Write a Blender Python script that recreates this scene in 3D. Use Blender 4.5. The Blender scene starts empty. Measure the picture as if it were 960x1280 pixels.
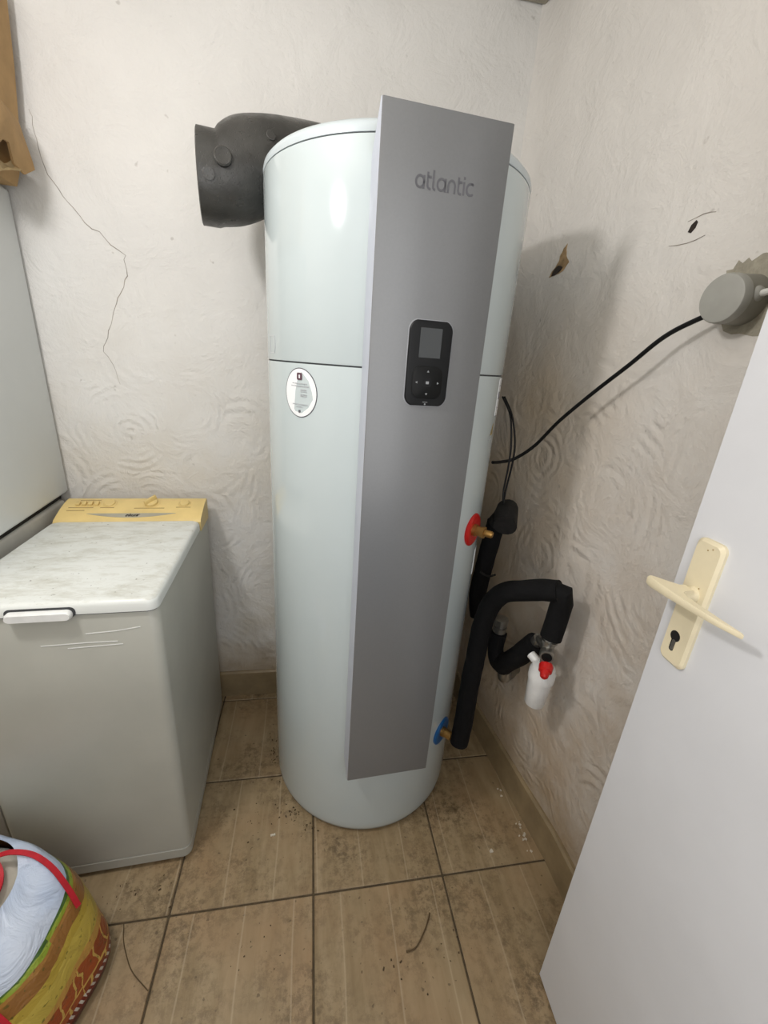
import bpy, bmesh, math, random
from mathutils import Vector, Matrix, noise
random.seed(7)
PI = math.pi
sc = bpy.context.scene
C = sc.collection

# ------------------------------------------------------------------ camera
F_PX, PITCH, YAW, ROLL, CAM_H = 519.5, 0.345, -0.185, 0.071, 1.403
cam_d = bpy.data.cameras.new('camera')
cam_d.sensor_fit = 'VERTICAL'
cam_d.sensor_height = 24.0
cam_d.lens = F_PX / 1280.0 * 24.0
cam_d.clip_start = 0.02
cam = bpy.data.objects.new('camera', cam_d)
C.objects.link(cam)
rz = Matrix.Rotation(YAW, 3, 'Z')
fwd = rz @ Vector((0, math.cos(PITCH), -math.sin(PITCH)))
up0 = rz @ Vector((0, math.sin(PITCH), math.cos(PITCH)))
ri0 = rz @ Vector((1, 0, 0))
ri = math.cos(ROLL) * ri0 + math.sin(ROLL) * up0
up = -math.sin(ROLL) * ri0 + math.cos(ROLL) * up0
m = Matrix((ri, up, -fwd)).transposed().to_4x4()
m.translation = (0, 0, CAM_H)
cam.matrix_world = m
sc.camera = cam

# ------------------------------------------------------------------ world, lights, exposure
w = bpy.data.worlds.new('world')
sc.world = w
w.use_nodes = True
w.node_tree.nodes['Background'].inputs[0].default_value = (0.62, 0.72, 0.9, 1)
w.node_tree.nodes['Background'].inputs[1].default_value = 0.3

def light(name, kind, loc, power, color, size=0.1, size_y=None, target=None):
    d = bpy.data.lights.new(name, kind)
    d.energy = power
    d.color = color
    if kind == 'AREA':
        d.shape = 'RECTANGLE'
        d.size = size
        d.size_y = size_y or size
    else:
        d.shadow_soft_size = size
    o = bpy.data.objects.new(name, d)
    C.objects.link(o)
    o.location = loc
    if target is not None:
        o.rotation_euler = (Vector(target) - Vector(loc)).to_track_quat('-Z', 'Y').to_euler()
    return o

light('ceiling_bulb', 'POINT', (-0.66, 0.46, 2.02), 24, (1.0, 0.985, 0.975), 0.075)
light('doorway_daylight', 'AREA', (0.05, -0.42, 1.4), 7, (1.0, 0.985, 0.965), 0.8, 1.3, target=(0.05, 1.0, 1.4))

sc.view_settings.view_transform = 'Standard'
sc.view_settings.look = 'None'
sc.view_settings.gamma = 1.0
sc.view_settings.use_curve_mapping = False
sc.view_settings.exposure = 0.0

# ------------------------------------------------------------------ materials
def s2l(c):
    return tuple(((v / 255) / 12.92 if v / 255 <= 0.04045 else ((v / 255 + 0.055) / 1.055) ** 2.4) for v in c)

class NT:
    def __init__(s, name):
        s.m = bpy.data.materials.new(name)
        s.m.use_nodes = True
        s.t = s.m.node_tree
        s.b = s.t.nodes['Principled BSDF']
    def n(s, kind, **kw):
        o = s.t.nodes.new(kind)
        for k, v in kw.items():
            setattr(o, k, v)
        return o
    def l(s, a, b):
        s.t.links.new(a, b)
    def coord(s, which='Object', scale=(1, 1, 1)):
        tc = s.n('ShaderNodeTexCoord')
        mp = s.n('ShaderNodeMapping')
        mp.inputs['Scale'].default_value = scale
        s.l(tc.outputs[which], mp.inputs[0])
        return mp.outputs[0]
    def noise(s, vec, scale, detail=4, rough=0.55, out='Fac', dist=0.0):
        o = s.n('ShaderNodeTexNoise')
        o.inputs['Scale'].default_value = scale
        o.inputs['Detail'].default_value = detail
        o.inputs['Roughness'].default_value = rough
        o.inputs['Distortion'].default_value = dist
        s.l(vec, o.inputs['Vector'])
        return o.outputs[out]
    def ramp(s, fac, stops, interp='LINEAR'):
        o = s.n('ShaderNodeValToRGB')
        o.color_ramp.interpolation = interp
        e = o.color_ramp.elements
        while len(e) < len(stops):
            e.new(0.5)
        for el, (p, c) in zip(e, stops):
            el.position = p
            el.color = (*c, 1) if len(c) == 3 else c
        s.l(fac, o.inputs[0])
        return o.outputs[0]
    def mix(s, fac, a, b, mode='MIX'):
        o = s.n('ShaderNodeMix', data_type='RGBA', blend_type=mode)
        if isinstance(fac, (int, float)):
            o.inputs[0].default_value = fac
        else:
            s.l(fac, o.inputs[0])
        for v, i in ((a, 6), (b, 7)):
            if isinstance(v, tuple):
                o.inputs[i].default_value = (*v[:3], 1)
            else:
                s.l(v, o.inputs[i])
        return o.outputs[2]
    def math(s, op, a, b=None, clamp=False):
        o = s.n('ShaderNodeMath', operation=op, use_clamp=clamp)
        for v, i in ((a, 0), (b, 1)):
            if v is None:
                continue
            if isinstance(v, (int, float)):
                o.inputs[i].default_value = v
            else:
                s.l(v, o.inputs[i])
        return o.outputs[0]
    def bump(s, h, strength=0.3, dist=0.01, prev=None):
        o = s.n('ShaderNodeBump')
        o.inputs['Strength'].default_value = strength
        o.inputs['Distance'].default_value = dist
        s.l(h, o.inputs['Height'])
        if prev is not None:
            s.l(prev, o.inputs['Normal'])
        return o.outputs[0]

def plain(name, rgb, rough=0.5, metal=0.0, coat=0.0, grain=0.04, gscale=30, bump=0.0):
    """A slightly uneven single-colour material; rgb in sRGB 0-255."""
    n = NT(name)
    c = s2l(rgb)
    v = n.coord()
    f = n.noise(v, gscale, 5)
    lo = tuple(x * (1 - grain * 2.2) for x in c)
    hi = tuple(min(1, x * (1 + grain * 1.6)) for x in c)
    n.l(n.ramp(f, [(0.3, lo), (0.7, hi)]), n.b.inputs['Base Color'])
    n.b.inputs['Roughness'].default_value = rough
    n.b.inputs['Metallic'].default_value = metal
    n.b.inputs['Coat Weight'].default_value = coat
    n.b.inputs['Coat Roughness'].default_value = 0.08
    if max(rgb) < 40:
        n.b.inputs['Specular IOR Level'].default_value = 0.25
    if bump:
        n.l(n.bump(n.noise(v, gscale * 3, 4), bump, 0.003), n.b.inputs['Normal'])
    return n.m

def plaster(name, base, stain_shade, low_z, axis):
    """Hand-trowelled painted plaster: lumps, fan-shaped trowel arcs below low_z, damp stains and painted shade near the floor."""
    n = NT(name)
    v = n.coord()
    sep = n.n('ShaderNodeSeparateXYZ')
    n.l(v, sep.inputs[0])
    big = n.noise(v, 2.2, 3)
    mid = n.noise(v, 9, 6, 0.6, dist=0.6)
    fine = n.noise(v, 60, 6, 0.65)
    col = n.mix(n.ramp(big, [(0.35, (0, 0, 0)), (0.7, (1, 1, 1))]), s2l(base), tuple(x * 0.9 for x in s2l(base)))
    # brown damp staining and warm shade painted together, fading with height
    damp_and_shade = n.math('SUBTRACT', 1.0, n.math('DIVIDE', sep.outputs[2], 1.7), True)
    damp_and_shade = n.math('MULTIPLY', damp_and_shade, n.ramp(n.noise(v, 4.5, 6, 0.65), [(0.33, (0, 0, 0)), (0.66, (1, 1, 1))]))
    col = n.mix(n.math('MULTIPLY', damp_and_shade, 0.75), col, s2l(stain_shade))
    if axis == 'x':                    # warm brown of the heater's shadow painted into the back corner
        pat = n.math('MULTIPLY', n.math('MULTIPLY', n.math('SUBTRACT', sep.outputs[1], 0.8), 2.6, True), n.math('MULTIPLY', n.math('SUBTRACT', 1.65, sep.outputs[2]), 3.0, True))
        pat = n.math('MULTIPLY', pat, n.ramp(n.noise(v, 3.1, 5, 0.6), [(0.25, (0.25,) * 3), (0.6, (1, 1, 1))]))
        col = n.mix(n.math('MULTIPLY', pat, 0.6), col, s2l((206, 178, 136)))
    # crumbled strip just above the skirting
    foot = n.ramp(n.math('ADD', sep.outputs[2], n.math('MULTIPLY', n.math('SUBTRACT', mid, 0.5), 0.25)), [(0.15, (1, 1, 1)), (0.27, (0, 0, 0))])
    col = n.mix(n.math('MULTIPLY', foot, 0.6), col, s2l((158, 136, 104)))
    specks = n.ramp(n.noise(v, 38, 2, 0.4), [(0.75, (0, 0, 0)), (0.80, (1, 1, 1))])
    col = n.mix(n.math('MULTIPLY', specks, 0.3), col, s2l((110, 98, 84)))
    n.l(col, n.b.inputs['Base Color'])
    n.b.inputs['Roughness'].default_value = 0.85
    # trowel fans: rings around scattered centres
    mp = n.n('ShaderNodeMapping')
    mp.inputs['Scale'].default_value = (4.2, 0.0, 4.2) if axis == 'y' else (0.0, 4.2, 4.2)
    n.l(n.n('ShaderNodeTexCoord').outputs['Object'], mp.inputs[0])
    wv = n.n('ShaderNodeTexNoise')
    wv.inputs['Scale'].default_value = 1.6
    n.l(mp.outputs[0], wv.inputs['Vector'])
    add = n.mix(0.12, mp.outputs[0], wv.outputs['Color'], 'ADD')
    vo = n.n('ShaderNodeTexVoronoi')
    vo.inputs['Scale'].default_value = 1.0
    vo.inputs['Randomness'].default_value = 1.0
    n.l(add, vo.inputs['Vector'])
    rings = n.math('SINE', n.math('ADD', n.math('MULTIPLY', vo.outputs['Distance'], 56.0), n.math('MULTIPLY', mid, 9.0)))
    low = n.math('SUBTRACT', 1.0, n.math('MULTIPLY', n.math('SUBTRACT', sep.outputs[2], low_z - 0.12), 5.0), True)
    msk = n.math('MULTIPLY', low, n.ramp(n.noise(v, 8.5, 4, 0.6), [(0.44, (0, 0, 0)), (0.66, (1, 1, 1))]))
    rings = n.math('MULTIPLY', rings, n.math('MULTIPLY', msk, 0.13))
    h = n.math('ADD', n.math('ADD', n.math('MULTIPLY', big, 0.9), n.math('MULTIPLY', mid, 0.85)), n.math('ADD', n.math('MULTIPLY', fine, 0.17), rings))
    n.l(n.bump(h, 0.85, 0.014), n.b.inputs['Normal'])
    return n.m

M = {}
M['wall_back'] = plaster('plaster_back', (222, 220, 216), (198, 184, 160), 1.42, 'y')
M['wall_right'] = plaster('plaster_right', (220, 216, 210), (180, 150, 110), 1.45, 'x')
M['ceiling'] = plain('ceiling_paint', (230, 226, 218), 0.9, bump=0.2)
M['skirting'] = plain('skirting_ceramic', (146, 128, 98), 0.4, grain=0.12, gscale=14)
M['grout'] = plain('grout', (86, 74, 56), 0.95, grain=0.15, gscale=60)
M['enamel'] = plain('white_enamel', (191, 201, 202), 0.12, coat=0.25, grain=0.008, gscale=3)
M['enamel_lid'] = plain('white_casing', (194, 203, 206), 0.3, grain=0.008, gscale=3)
M['seam'] = plain('dark_seam', (60, 62, 64), 0.8)
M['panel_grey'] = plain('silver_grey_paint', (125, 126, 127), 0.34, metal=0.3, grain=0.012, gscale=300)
M['panel_side'] = plain('flange_lit_grey', (184, 189, 200), 0.4, grain=0.01)  # panel grey lightened to carry the lamplight on the flanges
M['logo_grey'] = plain('logo_grey', (92, 92, 96), 0.5)
M['black_gloss'] = plain('black_gloss_plastic', (15, 16, 17), 0.42, grain=0.02)
M['black_matt'] = plain('black_soft_plastic', (11, 12, 12), 0.5, grain=0.03)
M['screen'] = plain('grey_display', (62, 65, 66), 0.2, grain=0.01)
M['print_grey'] = plain('print_light_grey', (150, 152, 154), 0.5)
M['rim_pale'] = plain('pale_rim', (150, 152, 156), 0.35)
M['sticker'] = plain('white_sticker', (240, 242, 243), 0.35, grain=0.005)
M['sticker_line'] = plain('sticker_print', (92, 92, 98), 0.5)
M['sticker_faint'] = plain('sticker_faint_print', (176, 178, 182), 0.5)
M['red_plastic'] = plain('red_plastic', (196, 26, 22), 0.35)
M['blue_plastic'] = plain('blue_plastic', (26, 92, 150), 0.35)
M['brass'] = plain('brass', (178, 138, 78), 0.38, metal=0.8, grain=0.1, gscale=50)
M['steel'] = plain('dull_steel', (160, 158, 152), 0.32, metal=0.9, grain=0.08, gscale=40)
M['foam_black'] = plain('black_pipe_foam', (13, 13, 14), 0.85, grain=0.15, gscale=60, bump=0.35)
M['foam_grey'] = plain('worn_pipe_foam', (34, 33, 32), 0.75, grain=0.15, gscale=60, bump=0.35)
M['cable_black'] = plain('cable_black', (16, 16, 17), 0.4)
M['cable_white'] = plain('cable_white', (206, 206, 200), 0.45)
M['white_plastic'] = plain('white_plastic', (228, 228, 226), 0.35)
M['box_grey'] = plain('grey_box_plastic', (158, 157, 150), 0.5, grain=0.04, gscale=18)
M['box_side'] = plain('grey_box_side', (140, 138, 128), 0.55, grain=0.08, gscale=18)
M['mortar'] = plain('grey_mortar', (160, 154, 138), 0.95, grain=0.12, gscale=50, bump=0.8)
M['chip'] = plain('bare_brown_render', (160, 134, 98), 0.95, grain=0.25, gscale=45, bump=0.8)
M['hole'] = plain('dark_hole', (48, 40, 34), 0.95)
M['crack'] = plain('crack_grey', (148, 140, 129), 0.95, grain=0.2, gscale=40)  # grey line of the worn cracks in the plaster
M['door'] = plain('door_white_paint', (220, 221, 224), 0.42, grain=0.02, gscale=5)
M['cream'] = plain('cream_handle', (228, 216, 184), 0.4, grain=0.04, gscale=14)
M['washer'] = plain('washer_white', (178, 178, 169), 0.38, grain=0.025, gscale=6)
M['washer_handle'] = plain('washer_handle_white', (232, 233, 231), 0.35)
M['fridge'] = plain('fridge_white', (216, 219, 218), 0.4, grain=0.015, gscale=5)
M['under'] = plain('lower_appliance_white', (196, 194, 186), 0.5, grain=0.05, gscale=9)
M['rubber'] = plain('rubber_dark', (38, 36, 33), 0.8)
M['amber'] = plain('yellowed_plastic', (226, 200, 134), 0.42, grain=0.05, gscale=12)
M['amber_dark'] = plain('yellowed_plastic_knob', (218, 192, 128), 0.4, grain=0.04, gscale=20)
M['amber_print'] = plain('worn_print', (168, 142, 92), 0.5)
M['logo_strip'] = plain('logo_strip_grey', (168, 163, 146), 0.4)
M['ink'] = plain('black_ink', (34, 33, 32), 0.5)
M['cardboard'] = plain('brown_cardboard', (172, 140, 96), 0.85, grain=0.06, gscale=22)
M['cardboard_in'] = plain('torn_cardboard', (190, 166, 122), 0.9, grain=0.1, gscale=40)
M['red_web'] = plain('red_webbing', (186, 24, 40), 0.5, grain=0.08, gscale=60)
M['bag_lining'] = plain('bag_contents', (196, 190, 174), 0.6, grain=0.08, gscale=18)
M['twig'] = plain('dry_twig', (92, 74, 50), 0.9)
M['dirt'] = plain('dry_debris', (84, 68, 48), 0.95, grain=0.3, gscale=90)
M['crumb'] = plain('plaster_crumb', (214, 206, 190), 0.9)

# duct: dark moulded foam, slightly shiny, pitted
n = NT('moulded_dark_foam')
v = n.coord()
f = n.noise(v, 11, 5)
n.l(n.ramp(f, [(0.3, s2l((40, 39, 37))), (0.7, s2l((68, 67, 64)))]), n.b.inputs['Base Color'])
n.l(n.ramp(n.noise(v, 26, 4), [(0.35, (0.26,) * 3), (0.7, (0.5,) * 3)]), n.b.inputs['Roughness'])
vo = n.n('ShaderNodeTexVoronoi')
vo.inputs['Scale'].default_value = 190
n.l(v, vo.inputs['Vector'])
n.l(n.bump(n.math('ADD', n.math('MULTIPLY', n.ramp(vo.outputs['Distance'], [(0.1, (0, 0, 0)), (0.3, (1, 1, 1))]), 0.4), n.noise(v, 45, 4)), 0.3, 0.003), n.b.inputs['Normal'])
M['duct'] = n.m

# floor tiles: beige-brown ceramic with lengthwise brushed grain, dirty blotches and thin pale scratches
n = NT('brown_floor_tile')
v = n.coord('Object')
oi = n.n('ShaderNodeObjectInfo')
vs = n.n('ShaderNodeVectorMath', operation='ADD')
off = n.n('ShaderNodeVectorMath', operation='SCALE')
rnd = n.n('ShaderNodeCombineXYZ')
n.l(oi.outputs['Random'], rnd.inputs[0]); n.l(oi.outputs['Random'], rnd.inputs[1])
n.l(rnd.outputs[0], off.inputs[0]); off.inputs['Scale'].default_value = 9.0
n.l(v, vs.inputs[0]); n.l(off.outputs[0], vs.inputs[1])
mp = n.n('ShaderNodeMapping'); mp.inputs['Scale'].default_value = (9.0, 1.6, 1.0)
n.l(vs.outputs[0], mp.inputs[0])
streak = n.noise(mp.outputs[0], 3.2, 6, 0.6, dist=0.4)
col = n.ramp(streak, [(0.28, s2l((138, 118, 86))), (0.5, s2l((155, 135, 103))), (0.74, s2l((170, 150, 118)))])
warm = n.noise(vs.outputs[0], 4.0, 3)
col = n.mix(n.ramp(warm, [(0.45, (0, 0, 0)), (0.75, (0.7,) * 3)]), col, s2l((160, 130, 96)))
geo = n.n('ShaderNodeNewGeometry')
dirt = n.math('MULTIPLY', n.ramp(n.noise(geo.outputs['Position'], 3.4, 5, 0.65), [(0.40, (0, 0, 0)), (0.62, (1, 1, 1))]),
              n.ramp(n.noise(geo.outputs['Position'], 42, 6, 0.75), [(0.44, (0, 0, 0)), (0.60, (1, 1, 1))]))
col = n.mix(n.math('MULTIPLY', dirt, 0.8), col, s2l((92, 75, 52)))
sp = n.ramp(n.noise(geo.outputs['Position'], 75, 2, 0.4), [(0.70, (0, 0, 0)), (0.74, (1, 1, 1))])
col = n.mix(n.math('MULTIPLY', sp, 0.6), col, s2l((78, 64, 46)))
wv = n.n('ShaderNodeTexWave', wave_type='BANDS', bands_direction='X')
wv.inputs['Scale'].default_value = 2.4
wv.inputs['Distortion'].default_value = 0.5
wv.inputs['Detail'].default_value = 1.0
n.l(vs.outputs[0], wv.inputs['Vector'])
scr = n.ramp(wv.outputs['Fac'], [(0.9975, (0, 0, 0)), (0.9995, (1, 1, 1))])
col = n.mix(n.math('MULTIPLY', scr, 0.35), col, s2l((196, 180, 152)))
n.l(col, n.b.inputs['Base Color'])
n.l(n.ramp(streak, [(0.3, (0.5,) * 3), (0.7, (0.36,) * 3)]), n.b.inputs['Roughness'])
n.l(n.bump(n.math('ADD', streak, n.math('MULTIPLY', dirt, 0.6)), 0.2, 0.003), n.b.inputs['Normal'])
M['tile'] = n.m

# dirty lid of the washing machine
n = NT('dusty_lid')
v = n.coord()
mp = n.n('ShaderNodeMapping'); mp.inputs['Rotation'].default_value = (0, 0, 0.7); mp.inputs['Scale'].default_value = (1, 2.4, 1)
n.l(v, mp.inputs[0])
d1 = n.noise(mp.outputs[0], 13, 8, 0.75, dist=0.3)
geo = n.n('ShaderNodeNewGeometry')
nz = n.n('ShaderNodeSeparateXYZ'); n.l(geo.outputs['Normal'], nz.inputs[0])
topm = n.math('GREATER_THAN', nz.outputs[2], 0.7)
col = n.mix(n.math('MULTIPLY', topm, n.ramp(d1, [(0.46, (0, 0, 0)), (0.72, (0.7,) * 3)])), s2l((224, 227, 223)), s2l((176, 174, 158)))
spk = n.ramp(n.noise(v, 95, 3, 0.5), [(0.70, (0, 0, 0)), (0.74, (1, 1, 1))])
col = n.mix(n.math('MULTIPLY', n.math('MULTIPLY', spk, topm), 0.75), col, s2l((84, 78, 66)))
n.l(col, n.b.inputs['Base Color'])
n.b.inputs['Roughness'].default_value = 0.36
M['dusty_lid'] = n.m

# woven white bag plastic, the blue cast of daylight put into its colour
n = NT('woven_white_plastic')
v = n.coord()
cr = n.noise(v, 9, 5, 0.6, dist=1.2)
n.l(n.ramp(n.noise(v, 5, 3), [(0.3, s2l((176, 194, 222))), (0.7, s2l((214, 221, 232)))]), n.b.inputs['Base Color'])
n.b.inputs['Roughness'].default_value = 0.38
n.l(n.bump(cr, 0.7, 0.02), n.b.inputs['Normal'])
M['bag_white'] = n.m

# printed bag side: autumn scene read off the UV map (u along, v up)
n = NT('printed_bag_side')
uv = n.n('ShaderNodeUVMap'); uv.uv_map = 'UVMap'
nz_ = n.n('ShaderNodeTexNoise'); nz_.inputs['Scale'].default_value = 4.5; nz_.inputs['Detail'].default_value = 3
n.l(uv.outputs[0], nz_.inputs['Vector'])
wob = n.mix(0.16, uv.outputs[0], nz_.outputs['Color'], 'ADD')
sp = n.n('ShaderNodeSeparateXYZ'); n.l(wob, sp.inputs[0])
bands = n.ramp(n.math('SUBTRACT', sp.outputs[1], 0.08),
               [(0.0, s2l((84, 20, 18))), (0.24, s2l((118, 34, 24))), (0.34, s2l((168, 96, 50))), (0.42, s2l((190, 146, 74))), (0.60, s2l((190, 168, 76))),
                (0.72, s2l((178, 154, 62))), (0.77, s2l((142, 98, 48))), (0.87, s2l((160, 114, 54))), (0.915, s2l((140, 158, 50))), (0.97, s2l((72, 104, 48)))], 'CONSTANT')
br = n.n('ShaderNodeTexBrick')
br.inputs['Scale'].default_value = 1.0
br.inputs['Brick Width'].default_value = 0.09
br.inputs['Row Height'].default_value = 0.16
br.inputs['Mortar Size'].default_value = 0.006
br.inputs['Color1'].default_value = (*s2l((166, 82, 42)), 1)
br.inputs['Color2'].default_value = (*s2l((128, 56, 30)), 1)
br.inputs['Mortar'].default_value = (*s2l((206, 170, 90)), 1)
n.l(wob, br.inputs['Vector'])
bm_ = n.math('MULTIPLY', n.math('GREATER_THAN', sp.outputs[1], 0.42), n.math('LESS_THAN', sp.outputs[1], 0.62))
col = n.mix(bm_, bands, br.outputs['Color'])
spu = n.n('ShaderNodeSeparateXYZ'); n.l(uv.outputs[0], spu.inputs[0])
wd = n.math('MULTIPLY', n.math('MULTIPLY', n.math('GREATER_THAN', sp.outputs[1], 0.35), n.math('LESS_THAN', sp.outputs[1], 0.42)),
            n.math('GREATER_THAN', n.math('SINE', n.math('ADD', n.math('MULTIPLY', spu.outputs[0], 210.0), n.math('MULTIPLY', sp.outputs[1], 45.0))), 0.1))
col = n.mix(wd, col, s2l((212, 206, 196)))
leaf = n.ramp(n.noise(uv.outputs[0], 30, 3, 0.6), [(0.62, (0, 0, 0)), (0.66, (1, 1, 1))])
col = n.mix(n.math('MULTIPLY', leaf, 0.7), col, s2l((78, 84, 32)))
n.l(col, n.b.inputs['Base Color'])
n.b.inputs['Roughness'].default_value = 0.35
n.l(n.bump(n.noise(n.coord(), 14, 4, dist=1.0), 0.6, 0.015), n.b.inputs['Normal'])
M['bag_print'] = n.m

# ------------------------------------------------------------------ mesh helpers
def V(*a):
    return Vector(a)

def frame(d):
    d = d.normalized()
    a = V(0, 0, 1) if abs(d.z) < 0.9 else V(1, 0, 0)
    x = a.cross(d).normalized()
    return x, d.cross(x).normalized(), d

def ring_loft(bm, rings, closed_ring=True, cap=True):
    vs = [[bm.verts.new(p) for p in r] for r in rings]
    k = len(rings[0])
    for a, b in zip(vs, vs[1:]):
        for i in range(k if closed_ring else k - 1):
            j = (i + 1) % k
            bm.faces.new((a[i], a[j], b[j], b[i]))
    if cap:
        bm.faces.new(list(reversed(vs[0])))
        bm.faces.new(vs[-1])
    return vs

def add_box(bm, c, s, bev=0.0, seg=2, rot=None):
    t = bmesh.new()
    r = bmesh.ops.create_cube(t, size=1.0)
    bmesh.ops.scale(t, vec=s, verts=t.verts)
    if bev:
        bmesh.ops.bevel(t, geom=list(t.edges), offset=bev, segments=seg, profile=0.5, affect='EDGES', clamp_overlap=True)
    if rot is not None:
        bmesh.ops.transform(t, matrix=rot.to_4x4(), verts=t.verts)
    bmesh.ops.translate(t, vec=c, verts=t.verts)
    me = bpy.data.meshes.new('tmp'); t.to_mesh(me); t.free(); bm.from_mesh(me); bpy.data.meshes.remove(me)

def add_cyl(bm, p0, p1, r0, r1=None, seg=24):
    r1 = r0 if r1 is None else r1
    p0, p1 = Vector(p0), Vector(p1)
    x, y, _ = frame(p1 - p0)
    rg = lambda p, r: [p + (x * math.cos(2 * PI * i / seg) + y * math.sin(2 * PI * i / seg)) * r for i in range(seg)]
    ring_loft(bm, [rg(p0, r0), rg(p1, r1)])

def add_turn(bm, p0, axis, prof, seg=32):
    """Turned solid about an axis: prof = [(distance along, radius)]."""
    p0 = Vector(p0)
    x, y, d = frame(Vector(axis))
    ring_loft(bm, [[p0 + d * t + (x * math.cos(2 * PI * i / seg) + y * math.sin(2 * PI * i / seg)) * max(r, 1e-4) for i in range(seg)] for t, r in prof])

def smooth_path(pts, n=8):
    pts = [Vector(p) for p in pts]
    if len(pts) < 3:
        return pts
    P = [pts[0] * 2 - pts[1]] + pts + [pts[-1] * 2 - pts[-2]]
    out = []
    for i in range(1, len(P) - 2):
        a, b, c, d = P[i - 1:i + 3]
        for k in range(n):
            t = k / n
            out.append(0.5 * ((2 * b) + (c - a) * t + (2 * a - 5 * b + 4 * c - d) * t * t + (3 * b - a - 3 * c + d) * t ** 3))
    out.append(pts[-1])
    return out

def add_tube(bm, pts, r, seg=12, n=8, smooth=True, wob=0.0):
    P = smooth_path(pts, n) if smooth else [Vector(p) for p in pts]
    N = len(P)
    rad = (lambda t: r) if isinstance(r, (int, float)) else r
    x, y, d = frame(P[1] - P[0])
    rings = []
    for i, p in enumerate(P):
        t = (P[min(i + 1, N - 1)] - P[max(i - 1, 0)]).normalized()
        x = (x - t * x.dot(t)).normalized()
        y = t.cross(x)
        rr = rad(i / (N - 1))
        rings.append([p + (x * math.cos(2 * PI * k / seg) + y * math.sin(2 * PI * k / seg)) * rr * (1 + wob * noise.noise(p * 30 + V(k, 0, 0) * 0.4)) for k in range(seg)])
    ring_loft(bm, rings)

def add_prism(bm, outline, fn, d0, d1):
    """2-D outline (CCW) carried into space by fn(u, v, depth) and thickened from depth d0 to d1."""
    ring_loft(bm, [[fn(u, v, d0) for u, v in outline], [fn(u, v, d1) for u, v in outline]])

def rrect(x0, y0, x1, y1, r, n=5, bow=0.0):
    out = []
    for cx, cy, a in ((x1 - r, y0 + r, -PI / 2), (x1 - r, y1 - r, 0), (x0 + r, y1 - r, PI / 2), (x0 + r, y0 + r, PI)):
        for k in range(n + 1):
            t = a + PI / 2 * k / n
            px, py = cx + r * math.cos(t), cy + r * math.sin(t)
            if bow:
                f = 1 - ((px - (x0 + x1) / 2) / ((x1 - x0) / 2)) ** 2
                py += bow * f * (1 if py > (y0 + y1) / 2 else -1)
            out.append((px, py))
    return out

def circ(cx, cy, rx, ry=None, n=32):
    ry = rx if ry is None else ry
    return [(cx + rx * math.cos(2 * PI * i / n), cy + ry * math.sin(2 * PI * i / n)) for i in range(n)]

def add_stroke(bm, pts, wd, fn, d0, d1):
    """A flat pen stroke along 2-D points, thickened: used for lettering and printed lines."""
    P = [Vector(p) for p in pts]
    L, R = [], []
    for i, p in enumerate(P):
        t = (P[min(i + 1, len(P) - 1)] - P[max(i - 1, 0)])
        if t.length < 1e-9:
            t = Vector((1, 0))
        t.normalize()
        nn = Vector((-t.y, t.x)) * wd / 2
        L.append(p + nn); R.append(p - nn)
    for i in range(len(P) - 1):
        add_prism(bm, [tuple(R[i]), tuple(R[i + 1]), tuple(L[i + 1]), tuple(L[i])], fn, d0, d1)

def arc(cx, cy, rx, ry, a0, a1, n=14):
    return [(cx + rx * math.cos(math.radians(a0 + (a1 - a0) * i / n)), cy + ry * math.sin(math.radians(a0 + (a1 - a0) * i / n))) for i in range(n + 1)]

def obj(name, bm, mat, parent=None, world=False, sharp=35, kind=None):
    bmesh.ops.recalc_face_normals(bm, faces=bm.faces)
    me = bpy.data.meshes.new(name)
    bm.to_mesh(me)
    bm.free()
    o = bpy.data.objects.new(name, me)
    C.objects.link(o)
    for mm in (mat if isinstance(mat, list) else [mat]):
        me.materials.append(mm)
    for p in me.polygons:
        p.use_smooth = True
    me.set_sharp_from_angle(angle=math.radians(sharp))
    if parent is not None:
        o.parent = parent
        if world:                                        # the mesh was drawn in room coordinates
            mw, q = Matrix.Identity(4), parent
            while q is not None:
                mw = q.matrix_basis @ mw
                q = q.parent
            me.transform(mw.inverted())
    if kind:
        o['kind'] = kind
    return o

def thing(name, label, cat, loc=(0, 0, 0), rotz=0.0, group=None):
    o = bpy.data.objects.new(name, None)
    C.objects.link(o)
    o.empty_display_size = 0.05
    o.location = loc
    o.rotation_euler = (0, 0, rotz)
    o['label'] = label
    o['category'] = cat
    if group:
        o['group'] = group
    return o

def tag(o, label, cat, group=None):
    o['label'] = label
    o['category'] = cat
    if group:
        o['group'] = group
    return o

def struct(name, bm, mat, label, sharp=35):
    o = obj(name, bm, mat, sharp=sharp)
    o['kind'] = 'structure'
    o['label'] = label
    return o

B = bmesh.new

# ------------------------------------------------------------------ the setting
YB = 1.51            # back wall face
ZC = 2.39            # ceiling
XL, YF = -1.45, -0.34
def wall_x(y):       # face of the right-hand wall: it runs slightly askew towards the back corner
    return 0.727 - 0.1 * max(0.0, y - 0.735)

def lump(p, a):
    return a * (noise.noise(p * 2.3) + 0.5 * noise.noise(p * 6.1))

# back wall: one lumpy skin with thickness, drawn in room coordinates
bm = B()
nx, nz = 70, 78
xr = wall_x(YB) + 0.02
rows = []
for k in range(nz + 1):
    z = ZC * k / nz
    rows.append([V(XL + (xr - XL) * i / nx, YB + lump(V(XL + (xr - XL) * i / nx, 3.0, z), 0.0035), z) for i in range(nx + 1)])
vs = ring_loft(bm, rows, closed_ring=False, cap=False)
add_box(bm, ((XL + xr) / 2, YB + 0.08, ZC / 2), (xr - XL + 0.2, 0.12, ZC))
wall_back = struct('wall_back', bm, M['wall_back'], 'cream trowelled plaster wall behind the water heater')

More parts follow.
